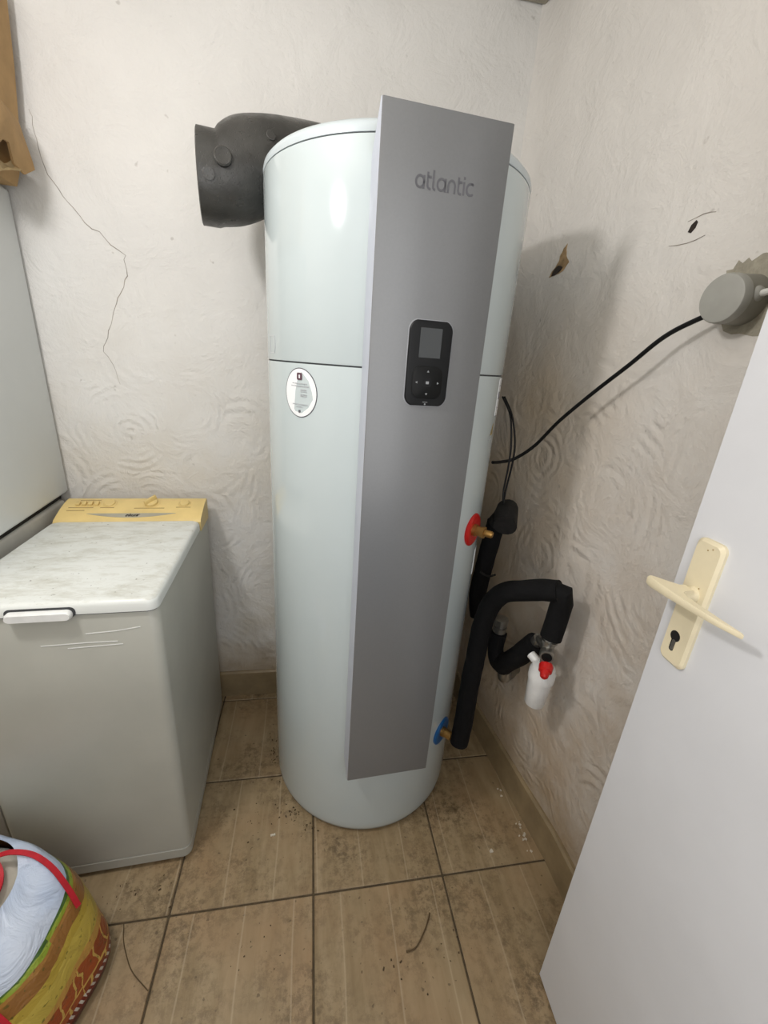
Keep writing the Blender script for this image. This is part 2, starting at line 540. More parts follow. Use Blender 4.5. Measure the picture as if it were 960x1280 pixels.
bm = B()
ny = 80
rows = []
for k in range(nz + 1):
    z = ZC * k / nz
    row = []
    for i in range(ny + 1):
        y = YF + (YB + 0.02 - YF) * i / ny
        p = V(wall_x(y) + lump(V(7.0, y, z), 0.004), y, z)
        d = max(0.0, y - (YB - 0.07))                      # the corner is plastered round
        p.x -= 3.2 * d * d
        row.append(p)
    rows.append(row)
ring_loft(bm, rows, closed_ring=False, cap=False)
add_box(bm, (0.83, (YF + YB) / 2, ZC / 2), (0.12, YB - YF + 0.3, ZC))
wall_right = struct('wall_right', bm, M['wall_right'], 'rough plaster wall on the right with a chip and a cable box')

bm = B(); add_box(bm, (XL - 0.06, (YF + YB) / 2, ZC / 2), (0.12, YB - YF, ZC))
struct('wall_left', bm, M['wall_back'], 'plaster wall on the left behind the appliances')
# wall behind the camera with the doorway the photograph was taken from
bm = B()
add_box(bm, ((XL - 0.35) / 2, YF - 0.06, ZC / 2), (-0.35 - XL, 0.12, ZC))
add_box(bm, ((0.545 + 0.78) / 2, YF - 0.06, ZC / 2), (0.78 - 0.545, 0.12, ZC))
add_box(bm, (0.0975, YF - 0.06, (2.06 + ZC) / 2), (0.895, 0.12, ZC - 2.06))
struct('wall_front', bm, M['wall_back'], 'plaster wall behind the camera with an open doorway')

bm = B(); add_box(bm, ((XL + 0.78) / 2, (YF + YB) / 2, ZC + 0.05), (0.78 - XL + 0.3, YB - YF + 0.4, 0.1))
ceil_o = struct('ceiling', bm, M['ceiling'], 'painted ceiling just above the frame')
bm = B()
add_prism(bm, [(0.50, 1.4), (0.56, 1.34), (0.63, 1.36), (0.64, 1.5), (0.55, 1.505)], lambda u, v_, d: V(u, v_, d), ZC - 0.012, ZC + 0.01)
obj('flaking_patch', bm, M['mortar'], ceil_o)['label'] = 'grey patch of bare mortar in the ceiling corner'

# floor: grout bed and one object per tile
TA, TB, TX, TY = 0.374, 0.368, -0.359, 0.735
bm = B(); add_box(bm, ((XL + 0.78) / 2, (YF - 0.15 + YB) / 2, -0.0535), (0.78 - XL + 0.2, YB - YF + 0.35, 0.1))
floor = struct('floor', bm, M['grout'], 'floor of large beige-brown ceramic tiles with dark joints')
floor.location.z = 0
for i in range(-3, 4):
    for j in range(-3, 3):
        x0, x1 = TX + i * TA, TX + (i + 1) * TA
        y0, y1 = TY + j * TB, TY + (j + 1) * TB
        if TX + i * TA < XL:
            x0 = XL
        x1 = min(x1, 0.745)
        y1 = min(y1, YB)
        y0 = max(y0, YF - 0.12)
        if x1 - x0 < 0.02 or y1 - y0 < 0.02:
            continue
        bm = B()
        g = 0.0026
        add_box(bm, (0, 0, -0.006), (x1 - x0 - 2 * g, y1 - y0 - 2 * g, 0.012), 0.0018, 1)
        t = obj('tile', bm, M['tile'], floor)
        t.location = ((x0 + x1) / 2, (y0 + y1) / 2, random.uniform(-0.0008, 0.0004))
        t.rotation_euler = (random.uniform(-0.0012, 0.0012), random.uniform(-0.0012, 0.0012), 0)

# ceramic skirting
bm = B()
SK = 0.122
def skirt(bm, pts, th):
    for (a, b) in zip(pts, pts[1:]):
        a, b = Vector(a), Vector(b)
        t = (b - a).normalized(); nn = V(-t.y, t.x, 0) * th
        prof = [(0, 0.0), (1, 0.0), (1, SK - 0.006), (0.55, SK), (0, SK)]
        ring_loft(bm, [[p + nn * (f - 0.0) + V(0, 0, z) for f, z in prof] for p in (a, b)])
skirt(bm, [V(0.66, YB + 0.004, 0), V(XL, YB + 0.004, 0)], 0.015)
sb = struct('baseboard_back', bm, M['skirting'], 'brown ceramic skirting along the back wall')
bm = B()
skirt(bm, [V(wall_x(y) + 0.004, y, 0) for y in (YF, 0.735, 1.12, YB)], 0.016)
sr = struct('baseboard_right', bm, M['skirting'], 'brown ceramic skirting along the right wall with plaster crumbs on top')

# wall damage -------------------------------------------------------
def back_fn(u, v_, d):
    return V(u, YB + 0.002 - d, v_)
def right_fn(u, v_, d):      # u = y along the wall
    return V(wall_x(u) + 0.004 - d, u, v_)
def crack(name, pts, fn, parent, wmax, mat, jit=0.004):
    bm = B()
    P = []
    for a, b in zip(pts, pts[1:]):
        a, b = Vector(a), Vector(b)
        m_ = max(2, int((b - a).length / 0.016))
        for k in range(m_):
            P.append(a.lerp(b, k / m_) + Vector((random.uniform(-jit, jit), random.uniform(-jit, jit))))
    P.append(Vector(pts[-1]))
    N = len(P)
    L, R = [], []
    for i, p in enumerate(P):
        t = (P[min(i + 1, N - 1)] - P[max(i - 1, 0)]).normalized()
        nn = Vector((-t.y, t.x))
        wd = wmax * (0.35 + 0.65 * math.sin(PI * (i + 0.5) / N)) * random.uniform(0.5, 1.1)
        L.append(p + nn * wd); R.append(p - nn * wd)
    add_d = 0.0072
    for i in range(N - 1):
        add_prism(bm, [tuple(R[i]), tuple(R[i + 1]), tuple(L[i + 1]), tuple(L[i])], fn, -0.006, add_d)
    return obj(name, bm, mat, parent)
cr = [(-0.731, 1.96), (-0.728, 1.88), (-0.71, 1.825), (-0.672, 1.765), (-0.638, 1.72), (-0.592, 1.685), (-0.545, 1.65), (-0.545, 1.597), (-0.57, 1.543),
      (-0.60, 1.486), (-0.627, 1.405), (-0.645, 1.376), (-0.611, 1.322), (-0.606, 1.28)]
def on_skin_back(u, v_):
    return lump(V(u, 3.0, v_), 0.0035)
def crack_fn(u, v_, d):
    return V(u, YB + on_skin_back(u, v_) - (0.0006 if d > 0 else -0.004), v_)
crack('crack', cr, crack_fn, wall_back, 0.0011, M['crack'])
def skin_right(u, v_, d):
    return V(wall_x(u) + lump(V(7.0, u, v_), 0.004) - (0.0006 if d > 0 else -0.004), u, v_)
for pts in ([(0.80, 1.665), (0.835, 1.658), (0.875, 1.663)], [(0.79, 1.70), (0.815, 1.705), (0.845, 1.698)]):
    crack('crack', pts, skin_right, wall_right, 0.0009, M['crack'], 0.002)

def blot(name, cx, cy, pts, depth, mat, parent, rim=None):
    """A ragged flake mark on the right-hand wall: a raised lip around a sunken bed."""
    bm = B()
    n_ = len(pts)
    out, inn = [], []
    for u, v_ in pts:
        s0 = lump(V(7.0, u, v_), 0.004)
        out.append(V(wall_x(u) + s0 - 0.0012, u, v_))
        u2, v2 = cx + (u - cx) * 0.55, cy + (v_ - cy) * 0.55
        inn.append(V(wall_x(u2) + lump(V(7.0, u2, v2), 0.004) - 0.0012 + depth, u2, v2))
    back = [p + V(0.006, 0, 0) for p in out]
    va = [bm.verts.new(p) for p in out]; vb = [bm.verts.new(p) for p in inn]; vc = [bm.verts.new(p) for p in back]
    for i in range(n_):
        j = (i + 1) % n_
        bm.faces.new((va[i], va[j], vb[j], vb[i]))
        bm.faces.new((vc[i], vc[j], va[j], va[i]))
    bm.faces.new(vb)
    return obj(name, bm, mat, parent, sharp=20)
def ragged(pts, k=3, j=0.004):
    o = []
    for a, b in zip(pts, pts[1:] + pts[:1]):
        for i in range(k):
            f = i / k
            o.append((a[0] + (b[0] - a[0]) * f + random.uniform(-j, j), a[1] + (b[1] - a[1]) * f + random.uniform(-j, j)))
    return o
chip = blot('plaster_chip', 1.228, 1.69, ragged([(1.266, 1.662), (1.205, 1.672), (1.188, 1.69), (1.205, 1.705), (1.21, 1.735), (1.226, 1.73), (1.235, 1.70)], 3, 0.003), 0.0008, M['chip'], wall_right)
chip['label'] = 'brown chip in the plaster beside the heater'
core = blot('chip_hollow', 1.238, 1.676, ragged([(1.255, 1.664), (1.225, 1.668), (1.212, 1.682), (1.228, 1.69), (1.245, 1.682)], 2, 0.002), -0.0012, M['hole'], chip)
for p in core.data.vertices:
    p.co.x -= 0.002
hole = blot('drill_hole', 0.83, 1.686, [(0.838, 1.679), (0.831, 1.676), (0.824, 1.683), (0.822, 1.692), (0.826, 1.696), (0.834, 1.69)], 0.0005, M['hole'], wall_right)
hole['label'] = 'small dark drill hole high on the plaster'
patch = blot('mortar_patch', 0.64, 1.56, ragged([(0.738, 1.585), (0.722, 1.607), (0.69, 1.606), (0.66, 1.612), (0.60, 1.615), (0.54, 1.60), (0.53, 1.50), (0.57, 1.475), (0.63, 1.49), (0.69, 1.49), (0.72, 1.52)], 3, 0.005), 0.001, M['mortar'], wall_right)
patch['label'] = 'rough grey mortar patch around the cable box'

# ------------------------------------------------------------------ open door on the right
DP = V(0.566, 0.498, 0)
DD = V(-0.04, -1, 0).normalized()                      # from the free edge towards the hinges
DN = V(-1, 0.04, 0).normalized()                       # out of the face the camera sees
def door_fn(s, z, d):
    return DP + DD * s + DN * d + V(0, 0, z)
bm = B()
add_prism(bm, [(0.0, 0.006), (0.76, 0.006), (0.76, 2.04), (0.0, 2.04)], door_fn, -0.04, 0.0)
bmesh.ops.recalc_face_normals(bm, faces=bm.faces)
bmesh.ops.bevel(bm, geom=list(bm.edges), offset=0.002, segments=2, affect='EDGES')
door = struct('door_1', bm, M['door'], 'open white flush door at the right with a cream lever handle')
bm = B()
po = rrect(0.022, 0.99, 0.068, 1.195, 0.009, 5, 0.003)
pi_ = rrect(0.0255, 0.9945, 0.0645, 1.1905, 0.008, 5, 0.003)
ring_loft(bm, [[door_fn(u, z, d) for u, z in o_] for o_, d in ((po, -0.001), (po, 0.0045), (pi_, 0.0085))])
plate = obj('handle_plate', bm, M['cream'], door); plate['label'] = 'cream backplate of the door handle'
bm = B()
add_turn(bm, door_fn(0.045, 1.112, 0.007), DN, [(0, 0.0125), (0.004, 0.012), (0.009, 0.0095), (0.022, 0.0088)], 20)
neck = obj('lever_neck', bm, M['cream'], plate)
# lever: a flat wedge bent sharply out of the neck and running back to a point
top = [(0.152, 0.0370), (0.125, 0.0455), (0.09, 0.0525), (0.05, 0.0575), (0.018, 0.0585), (0.0095, 0.0565), (0.0085, 0.0535), (0.014, 0.047), (0.027, 0.036), (0.0365, 0.026),
       (0.0375, 0.016), (0.0535, 0.016), (0.0545, 0.028), (0.058, 0.038), (0.066, 0.0415), (0.09, 0.0405), (0.125, 0.0375), (0.150, 0.0345)]
def lev_h(s_): return 0.0072 - 0.030 * max(0.0, s_ - 0.02)
bm = B()
cs = (sum(p[0] for p in top) / len(top), sum(p[1] for p in top) / len(top))
ring_loft(bm, [[door_fn(a, 1.117 + sg * lev_h(a) * k2 - 0.02 * max(0, a - 0.06), d) for a, d in
                [(cs[0] + (a_ - cs[0]) * k1, cs[1] + (d_ - cs[1]) * (1 - (1 - k1) * 2.5)) for a_, d_ in top]] for sg, k1, k2 in ((-1, 0.97, 1.0), (-1, 1.0, 0.6), (1, 1.0, 0.6), (1, 0.97, 1.0))])
obj('lever', bm, M['cream'], plate, sharp=40)
bm = B()
kh = circ(0.0425, 1.036, 0.0088, n=20)
add_prism(bm, kh, door_fn, 0.006, 0.0089)
add_prism(bm, rrect(0.0385, 1.010, 0.0465, 1.034, 0.0035), door_fn, 0.006, 0.00885)
obj('keyhole', bm, M['ink'], plate)
bm = B()
add_prism(bm, rrect(0.041, 1.012, 0.0462, 1.030, 0.0022), door_fn, 0.0086, 0.0098)
obj('lock_cylinder', bm, M['steel'], plate)
for s_, z_ in ((0.045, 1.183), (0.052, 1.187), (0.04, 1.121), (0.052, 1.125), (0.048, 1.118)):
    bm = B(); add_turn(bm, door_fn(s_, z_, 0.008), DN, [(0, 0.001), (0.0012, 0.001)], 8); obj('paint_nick', bm, M['amber_print'], plate)

# ------------------------------------------------------------------ water heater
HX, HY, HR = 0.198, 1.183, 0.31
PANG = 0.061
heater = thing('water_heater', 'tall white cylindrical heat-pump water heater with a grey front panel in the corner', 'water heater', (HX, HY, 0), PANG)
# local frame: -y looks out of the panel
def turned(prof, seg=96):
    bm = B()
    ring_loft(bm, [[V(r * math.cos(2 * PI * i / seg), r * math.sin(2 * PI * i / seg), z) for i in range(seg)] for z, r in prof])
    return bm
obj('base_ring', turned([(0.0, 0.296), (0.014, 0.296)]), M['rubber'], heater)['label'] = 'dark foot ring under the white tank'
obj('tank_shell', turned([(0.012, 0.29), (0.010, 0.300), (0.016, 0.306), (0.028, 0.309), (0.05, HR), (0.7, HR), (1.384, HR), (1.3885, HR - 0.001), (1.389, HR - 0.004)]), M['enamel'], heater)
obj('casing_joint', turned([(1.3885, HR - 0.003), (1.392, HR - 0.003)]), M['seam'], heater)
obj('upper_casing', turned([(1.3915, HR - 0.004), (1.392, HR - 0.001), (1.396, HR), (1.6, HR), (1.770, HR), (1.773, HR - 0.001), (1.7735, HR - 0.004)]), M['enamel'], heater)
obj('lid_joint', turned([(1.773, HR - 0.003), (1.7755, HR - 0.003)]), M['seam'], heater)
obj('top_cover', turned([(1.775, HR - 0.004), (1.7755, HR - 0.001), (1.783, HR), (1.790, HR - 0.002), (1.797, HR - 0.009), (1.803, HR - 0.03), (1.808, 0.2), (1.81, 0.0)]), M['enamel_lid'], heater)

# front panel: a bent sheet with side flanges reaching back to the tank
PW, PZ0, PZ1, PD = 0.2315, 0.308, 1.795, 0.352
bm = B()
hw, yb = PW / 2, -math.sqrt(HR ** 2 - (PW / 2) ** 2) + 0.002
r_ = 0.004
sect = [(-hw, yb), (-hw, -PD + r_), (-hw + r_ * 0.3, -PD + r_ * 0.3), (-hw + r_, -PD), (hw - r_, -PD), (hw - r_ * 0.3, -PD + r_ * 0.3), (hw, -PD + r_), (hw, yb),
        (hw - 0.0025, yb), (hw - 0.0025, -PD + 0.004), (-hw + 0.0025, -PD + 0.004), (-hw + 0.0025, yb)]
def cutz(y, z):          # flange ends are cut on the slant at top and bottom
    if z > 1:
        return z - 0.9 * max(0.0, y + PD - 0.004)
    return z + 0.25 * max(0.0, y + PD - 0.004)
rows = [[V(x, y, cutz(y, z)) for x, y in sect] for z in (PZ0, 0.6, 1.0001, 1.4, PZ1)]
rows[1] = [V(x, y, 0.6) for x, y in sect]; rows[2] = [V(x, y, 1.0) for x, y in sect]; rows[3] = [V(x, y, 1.4) for x, y in sect]
ring_loft(bm, rows)
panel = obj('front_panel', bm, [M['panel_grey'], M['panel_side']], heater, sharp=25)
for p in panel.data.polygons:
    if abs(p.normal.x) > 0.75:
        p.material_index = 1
panel['label'] = 'long flat grey front panel running the height of the heater'
def pf(u, v_, d):        # panel coordinates: u from its left edge, v = height, d = out of the face
    return V(-PW / 2 + u, -PD - d, v_)

# lettering: single-storey rounded capitals drawn with pen strokes, 'atlantic'
bm = B()
SW = 0.0034
xh = 0.0185
def pen(pts):
    add_stroke(bm, pts, SW, pf, -0.0003, 0.0005)
X0, Y0 = 0.0655, 1.684
def letter_a(x):
    pen(arc(x + 0.0072, Y0 + xh / 2, 0.0072, xh / 2 - 0.001, 45, 315, 18))
    pen(arc(x + 0.0072, Y0 + xh / 2, 0.0072, xh / 2 - 0.001, -46, 46, 8))
    pen([(x + 0.0144, Y0 - 0.0005), (x + 0.0144, Y0 + xh + 0.0)])
    return x + 0.0144 + SW + 0.0022
def letter_t(x):
    pen([(x + 0.001, Y0 + xh + 0.0055), (x + 0.001, Y0 + 0.006)] + arc(x + 0.006, Y0 + 0.006, 0.005, 0.0055, 180, 285, 8))
    pen([(x + 0.001, Y0 + xh - 0.0012), (x + 0.0078, Y0 + xh - 0.0012)])
    return x + 0.0078 + 0.0035
def letter_l(x):
    pen([(x, Y0 + 0.0275), (x, Y0 + 0.005)] + arc(x + 0.0045, Y0 + 0.005, 0.0045, 0.0045, 180, 270, 6))
    return x + 0.0045 + 0.0032
def letter_n(x):
    pen([(x, Y0 - 0.0005), (x, Y0 + xh / 2)] + arc(x + 0.0062, Y0 + xh / 2, 0.0062, xh / 2 - 0.001, 180, 0, 14) + [(x + 0.0124, Y0 - 0.0005)])
    return x + 0.0124 + SW + 0.002
def letter_i(x):
    pen([(x, Y0 - 0.0005), (x, Y0 + xh)])
    pen([(x, Y0 + xh + 0.0035), (x, Y0 + xh + 0.0072)])
    return x + SW + 0.0022
def letter_c(x):
    pen(arc(x + 0.0075, Y0 + xh / 2, 0.0075, xh / 2 - 0.001, 60, 300, 18) + [(x + 0.0125, Y0 + 0.001)])
    pen([(x + 0.0125, Y0 + xh - 0.001)] + arc(x + 0.0075, Y0 + xh / 2, 0.0075, xh / 2 - 0.001, 62, 90, 4))
    return x
x = X0
for f_ in (letter_a, letter_t, letter_l, letter_a, letter_n, letter_t, letter_i, letter_c):
    x = f_(x)
lw = x + 0.0125 - X0
s_ = 0.104 / lw                                         # fit the word to its printed width
for v_ in bm.verts:
    v_.co.x = pf(X0, 0, 0).x + (v_.co.x - pf(X0, 0, 0).x) * s_
obj('lettering', bm, M['logo_grey'], panel)['label'] = 'grey lettering reading atlantic'

# control unit
bm = B()
o1 = rrect(0.0745, 1.331, 0.1605, 1.478, 0.014, 6, 0.0075)
cxu = 0.1175
grow = lambda o_, k: [(cxu + (u - cxu) * (1 + k / 0.043), 1.4045 + (z - 1.4045) * (1 + k / 0.08)) for u, z in o_]
ring_loft(bm, [[pf(u, z, d) for u, z in o_] for o_, d in ((grow(o1, 0.0016), -0.001), (grow(o1, 0.0016), 0.0012), (grow(o1, 0.0006), 0.0016))])
ctl = obj('control_bezel', bm, M['rim_pale'], heater); ctl['label'] = 'pale rim around the black control unit'
bm = B()
ring_loft(bm, [[pf(u, z, d) for u, z in o_] for o_, d in ((o1, 0.0), (o1, 0.0035), (grow(o1, -0.0015), 0.0055), (grow(o1, -0.005), 0.0062))])
ctl = obj('control_unit', bm, M['black_gloss'], heater); ctl['label'] = 'black control unit with small screen and cross of keys'
bm = B(); add_prism(bm, rrect(0.0955, 1.4165, 0.1385, 1.469, 0.001, 2), pf, 0.0055, 0.0067); obj('screen', bm, M['screen'], ctl)
bm = B()
k1 = rrect(0.0865, 1.343, 0.1475, 1.399, 0.014, 6, 0.003); kc = lambda k: [(0.117 + (u - 0.117) * k, 1.371 + (z - 1.371) * k) for u, z in k1]
ring_loft(bm, [[pf(u, z, d) for u, z in o_] for o_, d in ((kc(1.0), 0.0055), (kc(1.0), 0.0075), (kc(0.95), 0.0084))])
obj('keypad', bm, M['black_matt'], ctl)
bm = B(); add_prism(bm, rrect(0.1085, 1.3635, 0.1255, 1.3785, 0.003), pf, 0.008, 0.0094); obj('centre_key', bm, M['black_gloss'], ctl)
for u, z, a in ((0.117, 1.3915, 0), (0.117, 1.350, 2), (0.0955, 1.371, 1), (0.1385, 1.371, 3)):
    bm = B()
    tri = [(0.0026 * math.cos(PI / 2 + a * PI / 2 + q), 0.0026 * math.sin(PI / 2 + a * PI / 2 + q)) for q in (0, 2 * PI / 3, 4 * PI / 3)]
    add_prism(bm, [(u + p[0], z + p[1]) for p in tri], pf, 0.008, 0.0089); obj('arrow_mark', bm, M['print_grey'], ctl)
bm = B(); add_prism(bm, rrect(0.1140, 1.3685, 0.1200, 1.3735, 0.0005, 2), pf, 0.0092, 0.0097); obj('key_mark', bm, M['print_grey'], ctl)
bm = B()
add_prism(bm, [(0.112, 1.3335), (0.122, 1.3335), (0.122, 1.3345), (0.112, 1.3345)], pf, 0.0055, 0.0064)
add_prism(bm, circ(0.117, 1.3300, 0.0017, n=12), pf, 0.005, 0.0062)
obj('tap_mark', bm, M['print_grey'], ctl)

# things fixed to the round shell: angle measured from the panel direction (world angle from -y)
def shell(ang, z, d=0.0):
    a = ang - PANG
    return V((HR + d) * math.sin(a), -(HR + d) * math.cos(a), z)
def cyl_fn(ang0, z0):
    return lambda u, v_, d: shell(ang0 + u / HR, z0 + v_, d)
sf = cyl_fn(math.radians(-46.2), 1.327)
def disc(fn, rx, ry, d0, d1, n_=48):
    bm = B()
    add_prism(bm, circ(0, 0, rx, ry, n_), fn, d0, d1)
    return bm
st = obj('oval_sticker', disc(sf, 0.0500, 0.0530, -0.0008, 0.0006), M['sticker_line'], heater); st['label'] = 'white oval sticker with a dark border'
obj('sticker_face', disc(sf, 0.0480, 0.0510, -0.0005, 0.0009), M['sticker'], st)
bm = B(); add_prism(bm, rrect(-0.009, 0.0275, 0.007, 0.0425, 0.003), sf, 0.0008, 0.0012)
obj('emblem', bm, plain('emblem_maroon', (92, 62, 74), 0.5), st)
bm = B(); add_prism(bm, rrect(-0.003, 0.031, 0.001, 0.0385, 0.001), sf, 0.0011, 0.0014); obj('emblem_mark', bm, M['sticker'], st)
def print_line(x0, x1, z, h_, mat, jag=0.55):
    """A row of tiny word-shaped marks, as unreadable as on the sticker."""
    bm = B(); xx = x0
    while xx < x1:
        l_ = random.uniform(0.004, 0.009)
        add_prism(bm, [(xx, z), (min(xx + l_, x1), z), (min(xx + l_, x1), z + h_), (xx, z + h_)], sf, 0.0008, 0.0011)
        xx += l_ + 0.0016
    obj('print_line', bm, mat, st)
print_line(-0.024, 0.022, 0.0190, 0.0018, M['sticker_faint']); print_line(-0.028, 0.027, 0.0135, 0.0019, M['sticker_faint'])
for z, h_ in ((0.006, 0.0022), (0.0025, 0.0014), (-0.0035, 0.0016), (-0.0070, 0.0022)):
    print_line(0.002, 0.021, z, h_, M['sticker_faint'])
print_line(-0.024, 0.024, -0.0255, 0.0017, M['sticker_faint']); print_line(-0.012, 0.008, -0.0305, 0.0017, M['sticker_faint'])
bm = B(); add_prism(bm, rrect(-0.004, -0.0425, 0.002, -0.0365, 0.001), sf, 0.0008, 0.0012); obj('print_mark', bm, M['sticker_line'], st)
# small outlined hatch on the left edge, above the joint
hf = cyl_fn(math.radians(-68), 1.425)
bm = B()
ot = [(-0.022, -0.018), (0.010, -0.018), (0.012, -0.012), (0.015, -0.008), (0.015, 0.008), (0.012, 0.012), (0.010, 0.018), (-0.022, 0.018)]
add_stroke(bm, ot + ot[:1], 0.0012, hf, -0.0005, 0.0006)
obj('hatch_outline', bm, M['sticker_faint'], heater)
hf2 = cyl_fn(math.radians(-62), 1.66)
bm = B(); add_stroke(bm, circ(0, 0, 0.022, 0.06, 40) + [(0.022, 0)], 0.0012, hf2, -0.0006, 0.0006)
# rating strip on the right
rf = cyl_fn(math.radians(58), 1.335)
bm = B(); add_prism(bm, rrect(-0.014, -0.04, 0.014, 0.05, 0.002), rf, -0.0005, 0.0007); lab = obj('rating_label', bm, M['sticker'], heater)
for z0, z1, mt in ((0.030, 0.034, 'sticker_faint'), (0.0, 0.018, 'sticker_line'), (-0.022, -0.018, 'sticker_faint')):
    bm = B(); add_prism(bm, [(-0.007, z0), (0.006, z0), (0.006, z1), (-0.007, z1)], rf, 0.0006, 0.001); obj('label_print', bm, M[mt], lab)
wf = cyl_fn(math.radians(54), 1.262)
bm = B(); add_prism(bm, [(-0.012, -0.014), (0.012, -0.014), (0.006, 0.014)], wf, -0.0005, 0.0008)
obj('warning_triangle', bm, plain('warning_print', (150, 132, 84), 0.5), heater)
bm = B(); add_prism(bm, [(-0.016, -0.026), (0.006, -0.026), (0.006, -0.024), (-0.016, -0.024)], wf, -0.0005, 0.0008); obj('label_print', bm, M['sticker_faint'], heater)
vf = cyl_fn(math.radians(63), 0.885)
bm = B(); add_prism(bm, rrect(-0.02, -0.05, 0.016, 0.03, 0.003), vf, -0.0005, 0.0012); obj('white_label', bm, M['sticker'], heater)

# hot and cold connections
FA = math.radians(47)
def fitting(ang, z, mat, name, lab):
    bm = B()
    nrm = V(math.sin(ang - PANG), -math.cos(ang - PANG), 0)
    c = shell(ang, z, -0.006)
    add_turn(bm, c, nrm, [(0, 0.045), (0.008, 0.045), (0.011, 0.042), (0.0125, 0.034), (0.0095, 0.02), (0.0095, 0.016)], 36)
    o_ = obj(name, bm, mat, heater); o_['label'] = lab
    return o_, shell(ang, z, 0.0), nrm
hot, hp, hn = fitting(FA, 1.0, M['red_plastic'], 'hot_outlet_rosette', 'red plastic rosette around the hot outlet')
bm = B()
add_turn(bm, hp, hn, [(-0.01, 0.0165), (0.012, 0.0165), (0.013, 0.0135), (0.026, 0.0135), (0.0265, 0.0155), (0.034, 0.0155), (0.035, 0.0095), (0.052, 0.0095), (0.056, 0.0075), (0.057, 0.001)], 24)
obj('brass_nipple', bm, M['brass'], hot)['label'] = 'brass nipple of the hot outlet'
cold, cp_, cn_ = fitting(math.radians(45), 0.305, M['blue_plastic'], 'cold_inlet_rosette', 'blue plastic rosette around the cold inlet')
bm = B()
add_turn(bm, cp_, cn_, [(-0.01, 0.0155), (0.012, 0.0155), (0.013, 0.0135), (0.034, 0.0135), (0.036, 0.012)], 24)
obj('brass_nipple', bm, M['brass'], cold)['label'] = 'brass nipple of the cold inlet'

# ------------------------------------------------------------------ air duct elbow
duct = thing('air_duct', 'dark grey moulded foam duct elbow behind the heater, its mouth facing left', 'duct', (-0.09, 1.27, 1.65))
bm = B()
ax = [(V(-0.258, 1.222, 1.775), 0.0925, V(1, 0.16, 0.0)), (V(-0.222, 1.228, 1.775), 0.0925, V(1, 0.16, 0.02)), (V(-0.216, 1.229, 1.777), 0.0910, V(1, 0.18, 0.06)),
      (V(-0.188, 1.236, 1.789), 0.0955, V(1, 0.24, 0.30)), (V(-0.15, 1.250, 1.812), 0.0975, V(1, 0.32, 0.50)), (V(-0.118, 1.268, 1.830), 0.0945, V(1, 0.45, 0.50)),
      (V(-0.065, 1.30, 1.850), 0.090, V(1, 0.55, 0.28)), (V(0.02, 1.34, 1.866), 0.088, V(1, 0.45, 0.12)), (V(0.12, 1.375, 1.872), 0.086, V(1, 0.35, 0.0))]
rings = []
def ring_at(c, r, d, n_=40):
    x_, y_, _ = frame(d)
    return [c + (x_ * math.cos(2 * PI * i / n_) + y_ * math.sin(2 * PI * i / n_)) * r for i in range(n_)]
rings = [ring_at(ax[0][0], 0.075, ax[0][2]), ring_at(ax[0][0] - V(0.002, 0, 0), 0.088, ax[0][2])] + [ring_at(c, r, d) for c, r, d in ax[:2]]
cs_ = smooth_path([p for p, _, _ in ax[2:]], 5)
ds_ = smooth_path([d for _, _, d in ax[2:]], 5)
rs_ = smooth_path([V(r, 0, 0) for _, r, _ in ax[2:]], 5)
rings += [ring_at(c, r.x, d, 40) for c, r, d in zip(cs_, rs_, ds_)]
inner = [ring_at(ax[4][0], 0.075, ax[4][2]), ring_at(ax[2][0], 0.075, ax[2][2])]
ring_loft(bm, inner + rings)
elbow = obj('elbow', bm, M['duct'], duct, world=True, sharp=28)
# the rear of the heater is fitted to the duct: take the heater's own volume out of the elbow
bm = B()
add_turn(bm, (HX, HY, 1.2), (0, 0, 1), [(0, HR + 0.001), (0.584, HR + 0.001), (0.591, HR - 0.001), (0.598, HR - 0.0075), (0.6045, HR - 0.029), (0.6095, 0.2), (0.611, 0.0)], 96)
bm.normal_update()
cut = obj('cutter', bm, M['duct'])
md = elbow.modifiers.new('fit', 'BOOLEAN')
md.operation = 'DIFFERENCE'
md.solver = 'EXACT'
md.object = cut
bpy.context.view_layer.update()
dg = bpy.context.evaluated_depsgraph_get()
new = bpy.data.meshes.new_from_object(elbow.evaluated_get(dg))
elbow.modifiers.remove(md)
elbow.data = new
new.name = 'elbow'
bpy.data.objects.remove(cut)
new.set_sharp_from_angle(angle=math.radians(28))
def boss(name, t, d_ang, rr, hh, lab=None):
    i = int(t); f = t - i
    c = ax[i][0].lerp(ax[i + 1][0], f); r = ax[i][1] + (ax[i + 1][1] - ax[i][1]) * f; d = ax[i][2].lerp(ax[i + 1][2], f).normalized()
    toc = (V(0, 0, CAM_H) - c); toc = (toc - d * toc.dot(d)).normalized()
    nn = (Matrix.Rotation(d_ang, 3, d) @ toc).normalized()
    bm = B(); add_turn(bm, c + nn * (r - 0.006), nn, [(0, rr), (0.006 + hh * 0.7, rr), (0.006 + hh, rr * 0.86), (0.006 + hh * 0.9, rr * 0.5)], 20)
    o_ = obj(name, bm, M['duct'], duct, world=True)
boss('round_boss', 2.3, -0.42, 0.019, 0.008)
boss('round_boss', 0.6, -0.12, 0.013, 0.0015)
boss('round_boss', 5.0, -0.52, 0.011, 0.003)

